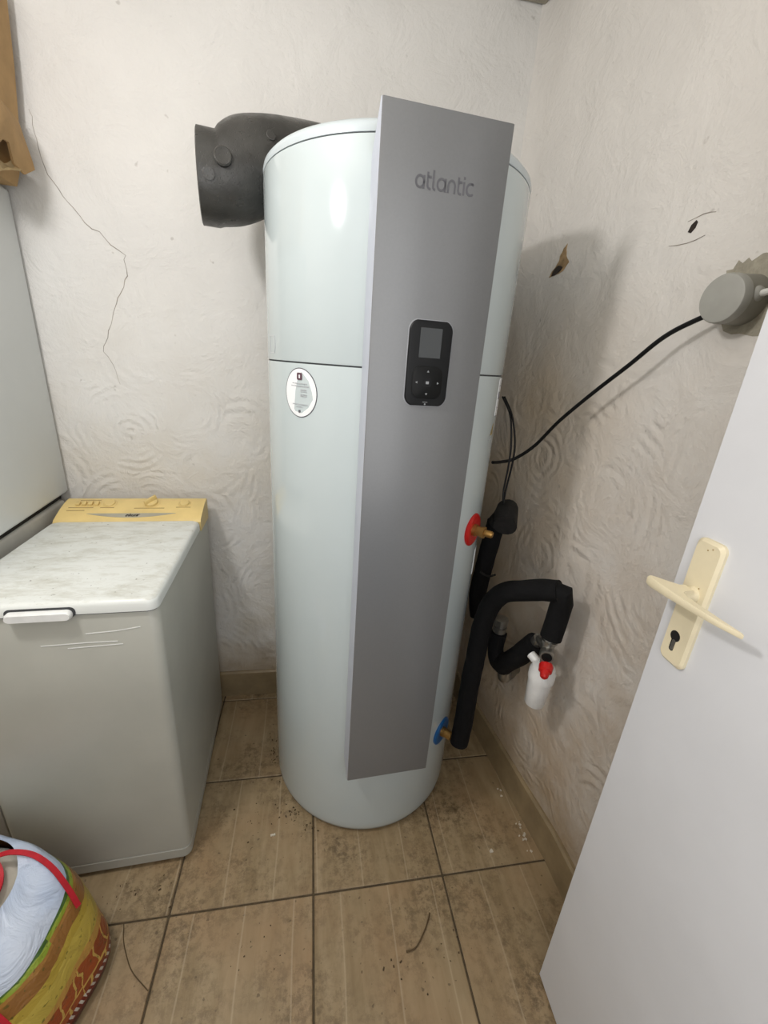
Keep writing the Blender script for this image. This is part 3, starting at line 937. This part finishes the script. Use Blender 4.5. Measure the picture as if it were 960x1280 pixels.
# ------------------------------------------------------------------ pipes, valve and cables on the right
pipe_c = thing('insulated_cold_pipe', 'black foam-lagged pipe arching from the blue inlet over to the safety valve', 'pipe', (0.475, 0.94, 0.28))
bm = B()
add_tube(bm, [(0.468, 0.930, 0.285), (0.476, 0.94, 0.36), (0.482, 0.95, 0.48), (0.49, 0.96, 0.60), (0.497, 0.965, 0.70), (0.508, 0.957, 0.775), (0.530, 0.935, 0.825), (0.560, 0.895, 0.855), (0.59, 0.86, 0.877), (0.617, 0.828, 0.892)],
         0.0285, 16, 8, True, 0.06)
obj('foam_lagging', bm, M['foam_black'], pipe_c, world=True)
bm = B()
add_tube(bm, [(0.606, 0.842, 0.885), (0.626, 0.822, 0.886), (0.630, 0.826, 0.862), (0.627, 0.826, 0.80), (0.622, 0.825, 0.755)], 0.0275, 16, 6, False, 0.05)
obj('foam_lagging', bm, M['foam_black'], pipe_c, world=True)
bm = B(); add_cyl(bm, (0.622, 0.825, 0.762), (0.620, 0.825, 0.735), 0.017, 0.017, 20); add_cyl(bm, (0.6205, 0.825, 0.748), (0.6202, 0.825, 0.742), 0.0215, 0.0215, 20)
obj('pipe_collar', bm, M['steel'], pipe_c, world=True)['label'] = 'metal end of the pipe below the lagging'

pipe_h = thing('insulated_hot_pipe', 'black foam-lagged pipe running down close behind the heater, bent knob-like at the top', 'pipe', (0.54, 1.1, 0.65))
bm = B()
add_tube(bm, [(0.523, 0.985, 1.005), (0.545, 1.03, 1.022), (0.568, 1.075, 1.02), (0.572, 1.10, 0.985), (0.560, 1.11, 0.955)], 0.031, 16, 8, True, 0.06)
obj('elbow_lagging', bm, M['foam_grey'], pipe_h, world=True)['label'] = 'worn grey lagging on the bend of the hot pipe'
bm = B()
add_tube(bm, [(0.560, 1.112, 0.968), (0.555, 1.118, 0.90), (0.552, 1.13, 0.80), (0.55, 1.14, 0.70), (0.56, 1.13, 0.62)], 0.028, 16, 8, True, 0.06)
obj('foam_lagging', bm, M['foam_black'], pipe_h, world=True)
bm = B(); add_tube(bm, [(0.530, 1.105, 0.80), (0.54, 1.096, 0.795), (0.56, 1.098, 0.787), (0.585, 1.11, 0.785)], 0.0035, 8)
obj('cable_tie', bm, M['foam_grey'], pipe_h, world=True)

pipe_s = thing('supply_pipe', 'short black lagged supply pipe rising from a steel wall elbow to the safety valve', 'pipe', (0.61, 1.0, 0.45))
bm = B()
add_tube(bm, [(0.585, 1.02, 0.63), (0.582, 1.018, 0.575), (0.588, 1.005, 0.535), (0.602, 0.985, 0.527)], 0.025, 14, 8, True, 0.05)
obj('foam_lagging', bm, M['foam_black'], pipe_s, world=True)
bm = B(); add_tube(bm, [(0.596, 0.99, 0.528), (0.612, 0.94, 0.60), (0.63, 0.892, 0.688)], 0.030, 14, 6, True, 0.05)
obj('foam_lagging', bm, M['foam_black'], pipe_s, world=True)
bm = B(); add_cyl(bm, (0.627, 0.900, 0.672), (0.633, 0.884, 0.705), 0.017, 0.017, 18)
obj('pipe_collar', bm, M['steel'], pipe_s, world=True)
bm = B()
add_turn(bm, (0.585, 1.02, 0.625), (0, 0, 1), [(0, 0.016), (0.01, 0.016), (0.011, 0.021), (0.028, 0.021), (0.029, 0.017), (0.036, 0.017), (0.037, 0.022), (0.056, 0.022), (0.058, 0.012)], 12)
obj('union_nut', bm, M['steel'], pipe_s, world=True, sharp=20)['label'] = 'dull steel union nut'
bm = B()
add_tube(bm, [(0.608, 0.985, 0.515), (0.613, 0.99, 0.487), (0.625, 1.005, 0.470), (0.65, 1.03, 0.463), (0.702, 1.06, 0.46)], 0.0205, 16, 8)
add_turn(bm, (0.638, 1.018, 0.465), (0.8, 0.6, 0), [(0, 0.025), (0.02, 0.025)], 6)
obj('wall_elbow', bm, M['steel'], pipe_s, world=True)['label'] = 'dull steel elbow going into the wall'

valve = thing('safety_valve', 'white siphon and red-knobbed safety valve hanging under the lagged pipe', 'valve', (0.62, 0.82, 0.53))
bm = B()
add_tube(bm, [(0.620, 0.825, 0.738), (0.618, 0.822, 0.715), (0.620, 0.820, 0.695), (0.622, 0.818, 0.67)], 0.0165, 16, 4)
add_turn(bm, (0.602, 0.795, 0.716), (0.5, 0.8, 0), [(0, 0.0165), (0.004, 0.0185), (0.02, 0.0185), (0.034, 0.014)], 20)
add_tube(bm, [(0.620, 0.822, 0.712), (0.628, 0.850, 0.712), (0.632, 0.880, 0.708)], 0.014, 14, 4)
obj('valve_body', bm, M['steel'], valve, world=True)
bm = B(); add_turn(bm, (0.604, 0.7985, 0.716), (-0.5, -0.8, 0), [(0, 0.0135), (0.004, 0.0135), (0.005, 0.001)], 20)
obj('black_cap', bm, M['black_matt'], valve, world=True)
bm = B()
add_turn(bm, (0.610, 0.800, 0.690), (-0.55, -0.75, -0.36), [(0, 0.0155), (0.006, 0.018), (0.022, 0.0165), (0.025, 0.012), (0.038, 0.010), (0.042, 0.006)], 16)
obj('red_knob', bm, M['red_plastic'], valve, world=True, sharp=20)['label'] = 'red drain knob of the safety valve'
bm = B()
add_turn(bm, (0.617, 0.823, 0.538), (0.02, -0.02, 1), [(0, 0.014), (0.001, 0.0245), (0.004, 0.0265), (0.085, 0.0315), (0.086, 0.034), (0.092, 0.0345), (0.112, 0.0345), (0.128, 0.029), (0.134, 0.02), (0.140, 0.018)], 32)
add_tube(bm, [(0.620, 0.822, 0.652), (0.612, 0.850, 0.662), (0.606, 0.868, 0.668)], 0.0125, 14, 4)
obj('siphon_cup', bm, M['white_plastic'], valve, world=True)['label'] = 'white plastic siphon cup'

# junction box, cables
JB = V(wall_x(0.68) + 0.002, 0.68, 1.543)
jb = thing('junction_box', 'round grey electrical junction box fixed on the right wall', 'junction box', JB)
jd = V(-1, -0.12, -0.05).normalized()
bm = B(); add_turn(bm, JB - jd * 0.002, jd, [(0, 0.0395), (0.03, 0.0385), (0.046, 0.0375)], 40); obj('box_body', bm, M['box_side'], jb, world=True)
bm = B(); add_turn(bm, JB + jd * 0.044, jd, [(0, 0.0385), (0.013, 0.038), (0.016, 0.0365), (0.017, 0.034)], 40); obj('box_lid', bm, M['box_grey'], jb, world=True)
bm = B(); add_turn(bm, JB + V(-0.026, -0.034, 0.003), (0.05, -1, 0.05), [(0, 0.012), (0.006, 0.012), (0.010, 0.009), (0.012, 0.005)], 20); obj('cable_gland', bm, M['box_grey'], jb, world=True)
bm = B()
add_tube(bm, [JB + V(-0.026, -0.040, 0.003), JB + V(-0.026, -0.08, 0.006), JB + V(-0.02, -0.16, 0.008), JB + V(-0.012, -0.30, 0.010), JB + V(-0.008, -0.45, 0.004)], 0.0052, 10)
tag(obj('supply_cable', bm, M['cable_white']), 'white cable leaving the junction box to the right', 'cable')
bm = B()
cb = [JB + jd * 0.035 + V(0.0, 0.033, -0.018), V(0.675, 0.775, 1.488), V(0.662, 0.84, 1.432), V(0.648, 0.921, 1.366), V(0.628, 1.0, 1.29), V(0.605, 1.055, 1.215), V(0.572, 1.09, 1.17), V(0.535, 1.095, 1.158), V(0.5035, 1.085, 1.158)]
add_tube(bm, cb, 0.0046, 10, 10)
tag(obj('power_cable', bm, M['cable_black']), 'thick black cable sagging from the grey junction box to the heater', 'cable')
for k, (o_, lab) in enumerate(((0.0, 'thin black wire hanging beside the heater, left strand of the pair'), (0.011, 'thin black wire hanging beside the heater, right strand of the pair'))):
    bm = B()
    add_tube(bm, [(0.523 + o_ * 0.5, 1.128, 1.335), (0.531 + o_ * 0.5, 1.08, 1.29), (0.535 + o_, 1.055, 1.22), (0.536 + o_ * 0.9, 1.05, 1.16), (0.534 + o_ * 0.6, 1.05, 1.09), (0.533, 1.04 - o_ * 0.4, 1.052)], 0.0026, 8, 8)
    tag(obj('sensor_wire', bm, M['cable_black']), lab, 'cable')

# ------------------------------------------------------------------ washing machine
WA = 0.043
u_, w_ = V(math.cos(WA), math.sin(WA), 0), V(-math.sin(WA), math.cos(WA), 0)
WO = V(-0.335, 0.864, 0)
wc = WO - u_ * 0.21 + w_ * 0.30
wash = thing('washing_machine', 'white top-loading washing machine with a yellowed control panel and dusty lid', 'washing machine', wc, WA)
bm = B()
sec = rrect(-0.21, -0.30, 0.21, 0.30, 0.022, 6)
rows = []
for z, k in ((0.012, -0.006), (0.02, 0.0), (0.052, 0.0), (0.0535, -0.0022), (0.056, -0.0022), (0.0575, 0.0), (0.3, 0.0), (0.6, 0.0), (0.836, 0.0), (0.846, -0.004), (0.848, -0.012)):
    rows.append([V(x_ * (1 + k / 0.21), y_ * (1 + k / 0.30) - (0.012 * (1 - ((z - 0.45) / 0.45) ** 2) * 0.3 if y_ < -0.2 else 0), z) for x_, y_ in sec])
ring_loft(bm, rows)
obj('cabinet', bm, M['washer'], wash)
for sx in (-0.17, 0.17):
    for sy in (-0.26, 0.26):
        bm = B(); add_turn(bm, (sx, sy, 0.0), (0, 0, 1), [(0, 0.018), (0.02, 0.018)], 14); obj('foot', bm, M['rubber'], wash)
bm = B(); add_prism(bm, rrect(-0.205, -0.297, 0.205, 0.185, 0.018), lambda a, b, d: V(a, b, d), 0.846, 0.8525); obj('lid_seal', bm, M['seam'], wash)
bm = B()
lo = rrect(-0.211, -0.306, 0.211, 0.176, 0.022, 6)
sh = lambda k: [(x_ * (1 - k / 0.21), -0.065 + (y_ + 0.065) * (1 - k / 0.24)) for x_, y_ in lo]
ring_loft(bm, [[V(x_, y_, z) for x_, y_ in sh(k)] for z, k in ((0.852, 0.004), (0.853, 0.0), (0.871, 0.0), (0.877, 0.0025), (0.8805, 0.007), (0.882, 0.013))])
lid = obj('lid', bm, M['dusty_lid'], wash, sharp=50); lid['label'] = 'white top lid speckled with dust'
bm = B()
hs = rrect(-0.078, 0.848, 0.052, 0.872, 0.010)
add_prism(bm, hs, lambda a, b, d: V(a, -0.306 - d, b), -0.004, 0.0015); obj('handle_recess', bm, M['seam'], lid)
bm = B()
h2 = rrect(-0.075, 0.8445, 0.047, 0.8675, 0.010)
h3 = [(a * 0.97, 0.856 + (b - 0.856) * 0.7) for a, b in h2]
ring_loft(bm, [[V(a, -0.306 - d, b) for a, b in o_] for o_, d in ((h2, 0.0), (h2, 0.008), (h3, 0.014))])
obj('lid_handle', bm, M['washer_handle'], lid)
# yellowed control panel: sloping top, curved side
bm = B()
prof = [(0.30, 0.842), (0.178, 0.842), (0.176, 0.874), (0.182, 0.8815), (0.20, 0.889), (0.225, 0.899), (0.255, 0.9085), (0.280, 0.914), (0.295, 0.915), (0.30, 0.911)]
ring_loft(bm, [[V(x_, y_, z) for y_, z in prof] for x_ in (-0.211, -0.207, 0.207, 0.211)])
cpn = obj('control_panel', bm, M['amber'], wash, sharp=40); cpn['label'] = 'yellowed plastic control panel at the back of the lid'
def slope(y):
    for (a, za), (b, zb) in zip(prof[2:], prof[3:]):
        if a <= y <= b:
            return za + (zb - za) * (y - a) / (b - a)
    return 0.91
def cpf(a, y, d):
    return V(a, y - d * 0.33, slope(y) + d * 0.94)
nrm = V(0, -0.36, 0.93)
def dial(x_, y_, r, h_, bar):
    c = V(x_, y_, slope(y_))
    bm = B(); add_turn(bm, c - nrm * 0.003, nrm, [(0, r * 1.25), (0.004, r * 1.25), (0.0055, r * 1.1)], 28); ring_ = obj('dial_ring', bm, M['amber_dark'], cpn)
    bm = B(); add_turn(bm, c, nrm, [(0, r), (h_, r * 0.94), (h_ + 0.002, r * 0.8)], 28)
    if bar:
        add_box(bm, c + nrm * (h_ + 0.006), (0.009, r * 2.1, 0.016), 0.003, 2, Matrix.Rotation(-0.7, 3, 'Z') @ Matrix.Rotation(0.3, 3, 'X'))
    obj('dial', bm, M['amber_dark'], cpn)
dial(-0.078, 0.258, 0.017, 0.006, False)
dial(0.045, 0.258, 0.021, 0.010, True)
dial(0.148, 0.256, 0.016, 0.006, False)
for k in range(4):
    bm = B(); c = V(-0.168 + 0.018 * k, 0.255, slope(0.255)); add_box(bm, c + nrm * 0.003, (0.012, 0.018, 0.010), 0.002, 2, Matrix.Rotation(0.36, 3, 'X')); obj('push_button', bm, M['amber_dark'], cpn)
bm = B()
top_ = [(-0.13 + 0.26 * i / 24, 0.2095) for i in range(25)]
bot_ = [(-0.13 + 0.26 * i / 24, 0.2090 - 0.0175 * (1 - ((i - 12) / 12) ** 2)) for i in range(25)]
for i in range(24):
    add_prism(bm, [bot_[i], bot_[i + 1], top_[i + 1], top_[i]], cpf, -0.0005, 0.0008)
obj('logo_strip', bm, M['logo_strip'], cpn)
bm = B()
lx, ly = -0.016, 0.1955
sl = lambda pts: [(lx + a + b * 0.35, ly + b) for a, b in pts]
hgt = 0.0085
for g in ([(0.0005, 0.004), (0.006, 0.005), (0.005, 0.008), (0.001, 0.007), (0.0, 0.002), (0.005, 0.0)], [(0.009, 0.0), (0.009, 0.012)], [(0.013, 0.0), (0.013, 0.0085)],
          [(0.017, hgt), (0.017, 0.001), (0.022, 0.0), (0.022, hgt)], [(0.026, 0.0), (0.026, hgt), (0.031, hgt), (0.031, 0.0)], [(0.034, 0.0), (0.034, hgt), (0.038, hgt)]):
    add_stroke(bm, sl(g), 0.0026, cpf, 0.0006, 0.0012)
obj('maker_lettering', bm, M['ink'], cpn)
for (xa, xb, yy) in ((-0.19, -0.12, 0.236), (-0.10, -0.06, 0.236), (0.0, 0.09, 0.232), (0.125, 0.17, 0.236), (-0.17, -0.11, 0.277), (-0.19, -0.14, 0.222)):
    bm = B()
    add_prism(bm, [(xa, yy), (xb, yy), (xb, yy + 0.003), (xa, yy + 0.003)], cpf, 0.0, 0.0006)
    obj('panel_print', bm, M['amber_print'], cpn)
for pts in ([(0.06, 0.80), (0.12, 0.803), (0.17, 0.81)], [(-0.03, 0.775), (0.06, 0.777), (0.12, 0.776)], [(0.02, 0.765), (0.13, 0.768)]):
    bm = B(); add_stroke(bm, pts, 0.0016, lambda a, b, d: V(a, -0.3005 - 0.0036 * (1 - ((b - 0.45) / 0.45) ** 2) - d, b), -0.001, 0.0003)
    obj('scratch', bm, M['washer_handle'], wash)

# ------------------------------------------------------------------ appliances on the left
FA_ = 0.085
lower = thing('low_appliance', 'white appliance wedged left of the washing machine, only its top edge in view', 'appliance', (-1.06, 1.19, 0), FA_ * 0.6)
bm = B(); add_box(bm, (0, 0, 0.455), (0.52, 0.56, 0.89), 0.012, 3); obj('cabinet', bm, M['under'], lower)
bm = B(); add_box(bm, (0, -0.29, 0.48), (0.50, 0.03, 0.80), 0.008, 2); obj('front_door', bm, M['under'], lower)
for sx in (-0.2, 0.2):
    for sy in (-0.2, 0.2):
        bm = B(); add_turn(bm, (sx, sy, 0), (0, 0, 1), [(0, 0.02), (0.014, 0.02)], 12); obj('foot', bm, M['rubber'], lower)
fr = thing('fridge', 'white fridge with a plain side standing on the low appliance at the left edge', 'fridge', (-1.055, 1.20, 0.90), FA_)
bm = B(); add_box(bm, (0, 0, 0.447), (0.54, 0.56, 0.854), 0.010, 3); obj('cabinet', bm, M['fridge'], fr)
bm = B(); add_box(bm, (0, -0.305, 0.435), (0.54, 0.045, 0.82), 0.012, 3); dr = obj('fridge_door', bm, M['fridge'], fr)
bm = B(); add_box(bm, (-0.22, -0.345, 0.45), (0.025, 0.03, 0.28), 0.008, 2); obj('handle', bm, M['washer_handle'], dr)
bm = B(); add_box(bm, (0, 0.0, 0.012), (0.50, 0.53, 0.022)); obj('plinth', bm, M['rubber'], fr)

cart = thing('cardboard_box', 'brown cardboard box on top of the fridge with a torn flap hanging down', 'box', (-1.035, 1.22, 1.776), 0.04)
bm = B()
sec = [(-0.27, -0.22), (0.262, -0.22), (0.262, 0.245), (-0.27, 0.245)]
rows = []
for z, bul in ((0.0, -0.004), (0.03, 0.004), (0.12, 0.010), (0.25, 0.006), (0.4, 0.0)):
    r = []
    for i in range(4):
        a, b = sec[i], sec[(i + 1) % 4]
        for k in range(4):
            f = k / 4
            q = Vector((a[0] + (b[0] - a[0]) * f, a[1] + (b[1] - a[1]) * f))
            r.append(V(q.x + (bul + 0.004 * noise.noise(V(q.x * 9, q.y * 9, z * 9))) * (1 if q.x > 0 else -1) + z * 0.13 * (1 if q.x > 0 else 0) + (0.012 if q.x > 0.2 else 0), q.y, z))
    rows.append(r)
ring_loft(bm, rows)
obj('carton', bm, M['cardboard'], cart, sharp=25)
bm = B()
def flap_pt(s, t):     # s along the box edge 0..1, t down the flap
    x_ = 0.292 + 0.035 * math.sin(t * 2.2) + 0.010 * math.sin(s * 9 + t * 4)
    y_ = 0.245 - 0.34 * (1 - s) - 0.02 * t
    z_ = 0.16 - t * 0.135 + 0.012 * math.sin(s * 12)
    return V(x_, y_, z_)
fr_, bk_ = [], []
for i in range(11):
    s = i / 10
    fr_.append([flap_pt(s, t * (0.75 + 0.25 * abs(math.sin(s * 8 + 1))) / 6) + V(0.0025, 0, 0) for t in range(7)])
    bk_.append([flap_pt(s, t * (0.75 + 0.25 * abs(math.sin(s * 8 + 1))) / 6) - V(0.0025, 0, 0) for t in range(7)])
ring_loft(bm, [f_ + list(reversed(b_)) for f_, b_ in zip(fr_, bk_)])
obj('side_flap', bm, M['cardboard'], cart, sharp=40)
bm = B()
pts = [V(0.27, 0.22, 0.05), V(0.296, 0.212, 0.04), V(0.318, 0.20, 0.020), V(0.315, 0.175, 0.010), V(0.29, 0.19, 0.012), V(0.268, 0.205, 0.03)]
ring_loft(bm, [[p + V(0, -0.05 * k + 0.006 * math.sin(k * 3 + p.x * 60), 0.012 * math.sin(k * 2 + p.z * 60) - 0.008 * k) for p in pts] for k in range(4)])
obj('torn_flap', bm, M['cardboard_in'], cart, sharp=25)['label'] = 'crumpled torn flap of paler cardboard'

# ------------------------------------------------------------------ shopping bag
BC, BR = V(-0.70, 0.655, 0), math.radians(-17)
bag = thing('shopping_bag', 'slumped shopping bag with white top and autumn-coloured printed sides on the floor', 'bag', BC, BR)
def bag_pt(a, rs, z, inset=0.0):
    e = 3.2
    ca, sa = math.cos(a), math.sin(a)
    k = (abs(ca) ** e + abs(sa) ** e) ** (-1 / e)
    x_, y_ = 0.225 * k * ca * rs, 0.135 * k * sa * rs
    t_ = y_ / 0.135
    tz = 1 + (0.52 if t_ > 0 else 0.22) * t_ * (z / 0.27)
    p = V(x_, y_, z * tz)
    q = p * 7
    amp = 0.010 * min(1, z / 0.05)
    p += V(noise.noise(q + V(5, 0, 0)), noise.noise(q + V(0, 9, 0)), noise.noise(q + V(0, 0, 3)) * 1.2) * amp
    p += V(0, 0, 1) * 0.004 * noise.noise(q * 3) * min(1, z / 0.1)
    p.z = max(p.z, 0.001)
    return p
NS = 72
sides = [(0.93, 0.002), (1.0, 0.012), (1.03, 0.035), (1.035, 0.06), (1.01, 0.10), (0.97, 0.14), (0.91, 0.18), (0.845, 0.212), (0.785, 0.236)]
tops = [(0.785, 0.236), (0.74, 0.256), (0.67, 0.274), (0.58, 0.286), (0.48, 0.293), (0.36, 0.294), (0.25, 0.290), (0.12, 0.286)]
bm = B()
uvl = bm.loops.layers.uv.new('UVMap')
vs = ring_loft(bm, [[bag_pt(2 * PI * i / NS, rs, z) for i in range(NS)] for rs, z in sides], cap=False)
idx = {}
for j, r in enumerate(vs):
    for i, v_ in enumerate(r):
        idx[v_] = (i, j)
for f_ in bm.faces:
    iis = [idx[l_.vert][0] for l_ in f_.loops]
    wrap = max(iis) - min(iis) > 2
    for l_ in f_.loops:
        i, j = idx[l_.vert]
        if wrap and i == 0:
            i = NS
        l_[uvl].uv = (2.2 * i / NS, j / (len(sides) - 1))
bm.faces.new(list(reversed(vs[0])))
sd = obj('printed_side', bm, M['bag_print'], bag, sharp=80); sd['label'] = 'printed side in yellow, brown and dark red'
bm = B()
vs = ring_loft(bm, [[bag_pt(2 * PI * i / NS, rs, z) for i in range(NS)] for rs, z in tops], cap=False)
bm.faces.new(vs[-1])
# open slit of the bag: drop the faces inside an ellipse
kill = [f_ for f_ in bm.faces if ((f_.calc_center_median().x - 0.015) / 0.075) ** 2 + ((f_.calc_center_median().y - 0.028) / 0.048) ** 2 < 1]
bmesh.ops.delete(bm, geom=kill, context='FACES')
for v_ in bm.verts:                      # round the lip of the opening
    if any(e.is_boundary for e in v_.link_edges):
        ex, ey = (v_.co.x - 0.015) / 0.075, (v_.co.y - 0.028) / 0.048
        r_e = math.hypot(ex, ey)
        if r_e < 1.5:
            v_.co.x = 0.015 + ex / r_e * 0.078
            v_.co.y = 0.028 + ey / r_e * 0.050
bmesh.ops.delete(bm, geom=[v_ for v_ in bm.verts if not v_.link_faces], context='VERTS')
wt = obj('white_top', bm, M['bag_white'], bag, sharp=80); wt['label'] = 'wrinkled white woven top of the bag'
bm = B()
ring_loft(bm, [[V(0.015 + 0.095 * k * math.cos(2 * PI * i / 24), 0.028 + 0.066 * k * math.sin(2 * PI * i / 24), z * (1 + 0.42 * max(0, 0.028 + 0.066 * k * math.sin(2 * PI * i / 24)) / 0.135)) for i in range(24)] for k, z in ((0.9, 0.19), (1.0, 0.23), (0.9, 0.258), (0.6, 0.274), (0.2, 0.278))])
obj('contents', bm, M['bag_lining'], bag, sharp=80)['label'] = 'pale bundle showing through the bag opening'
def ribbon(name, pts, wd, th, mat, parent, upv=V(0, 0, 1)):
    bm = B()
    P = smooth_path(pts, 8)
    rings = []
    for i, p in enumerate(P):
        t = (P[min(i + 1, len(P) - 1)] - P[max(i - 1, 0)]).normalized()
        sd_ = t.cross(upv if abs(t.dot(upv)) < 0.95 else V(0, 1, 0)).normalized()
        nn = sd_.cross(t).normalized()
        rings.append([p + sd_ * wd / 2 + nn * th, p - sd_ * wd / 2 + nn * th, p - sd_ * wd / 2 - nn * th * 0.3, p + sd_ * wd / 2 - nn * th * 0.3])
    ring_loft(bm, rings)
    return obj(name, bm, mat, parent)
def on_bag(a_deg, rs):
    tab = sides + tops[1:]
    tab = tab[3:]
    for (r0, z0), (r1, z1) in zip(tab, tab[1:]):
        if r1 <= rs <= r0:
            return bag_pt(math.radians(a_deg), rs, z0 + (z1 - z0) * (r0 - rs) / max(1e-6, r0 - r1))
    return bag_pt(math.radians(a_deg), rs, 0.2)
lift = V(0, 0, 0.003)
ribbon('handle', [V(-0.10, 0.075, 0.365), V(-0.05, 0.060, 0.370), V(0.0, 0.050, 0.362), V(0.045, 0.036, 0.340), V(0.055, 0.012, 0.312), V(0.02, -0.008, 0.297), V(-0.04, -0.016, 0.300), V(-0.10, -0.012, 0.301)], 0.024, 0.003, M['red_web'], bag)
ribbon('piping', [on_bag(74, 0.42) + lift * 2, on_bag(60, 0.50) + lift * 2.4, on_bag(48, 0.60) + lift * 2.2, on_bag(38, 0.70) + lift * 2, on_bag(32, 0.785) + V(0.003, 0, 0.004), on_bag(27, 0.87) + V(0.005, 0.0, 0.003)], 0.010, 0.002, M['red_web'], bag)
ribbon('piping', [on_bag(-70, 0.42) + lift * 2, on_bag(-60, 0.60) + lift * 2, on_bag(-52, 0.76) + lift * 1.8, on_bag(-46, 0.86) + V(0.004, -0.003, 0.003), on_bag(-42, 0.95) + V(0.005, -0.004, 0.001)], 0.016, 0.0022, M['red_web'], bag)

# ------------------------------------------------------------------ small litter on the floor
bm = B(); add_tube(bm, [(0.327, 0.651, 0.0035), (0.316, 0.632, 0.005), (0.300, 0.612, 0.004), (0.274, 0.587, 0.003), (0.247, 0.581, 0.003)], 0.0018, 8, 6)
tag(obj('twig', bm, M['twig']), 'thin bent dry twig lying on the floor tiles in front of the heater', 'twig')
bm = B(); add_tube(bm, [(-0.466, 0.731, 0.0016), (-0.455, 0.70, 0.0016), (-0.44, 0.673, 0.0016), (-0.411, 0.634, 0.0016), (-0.363, 0.595, 0.0016)], 0.0011, 6, 8)
tag(obj('thread', bm, M['twig']), 'dark curved thread lying on the tile beside the shopping bag', 'thread')
bm = B()
for (cx, cy, sx, sy, k) in ((-0.128, 1.20, 0.012, 0.05, 34), (-0.045, 0.96, 0.03, 0.03, 26), (0.0, 0.915, 0.03, 0.02, 14), (-0.14, 0.98, 0.09, 0.10, 22), (0.22, 0.53, 0.09, 0.06, 12), (0.38, 0.57, 0.05, 0.04, 6), (-0.45, 0.80, 0.07, 0.03, 16), (-0.13, 0.64, 0.07, 0.06, 9)):
    for _ in range(k):
        x_, y_ = random.gauss(cx, sx * 0.6), random.gauss(cy, sy * 0.6)
        if math.hypot(x_ - HX, y_ - HY) < HR + 0.004:
            continue
        s = random.uniform(0.0010, 0.0032)
        add_box(bm, (x_, y_, s * 0.35), (s * random.uniform(1, 2.4), s, s * 0.7), 0, 1, Matrix.Rotation(random.uniform(0, 3), 3, 'Z'))
o_ = obj('floor_debris', bm, M['dirt'], kind='stuff'); tag(o_, 'dark dry crumbs scattered over the tiles around the heater base', 'debris')
bm = B()
for (cx, cy, sx, sy, k) in ((0.685, 0.80, 0.02, 0.05, 14), (0.55, 0.78, 0.02, 0.01, 3), (0.665, 0.95, 0.01, 0.05, 5), (-0.12, 0.92, 0.02, 0.02, 2)):
    for _ in range(k):
        x_, y_ = random.gauss(cx, sx * 0.5), random.gauss(cy, sy * 0.5)
        if x_ > wall_x(y_) - 0.018:
            continue
        s = random.uniform(0.002, 0.005)
        add_box(bm, (x_, y_, s * 0.4), (s * 1.5, s, s * 0.8), 0, 1, Matrix.Rotation(random.uniform(0, 3), 3, 'Z'))
o_ = obj('plaster_crumbs', bm, M['crumb'], kind='stuff'); tag(o_, 'pale plaster crumbs fallen along the right skirting', 'debris')
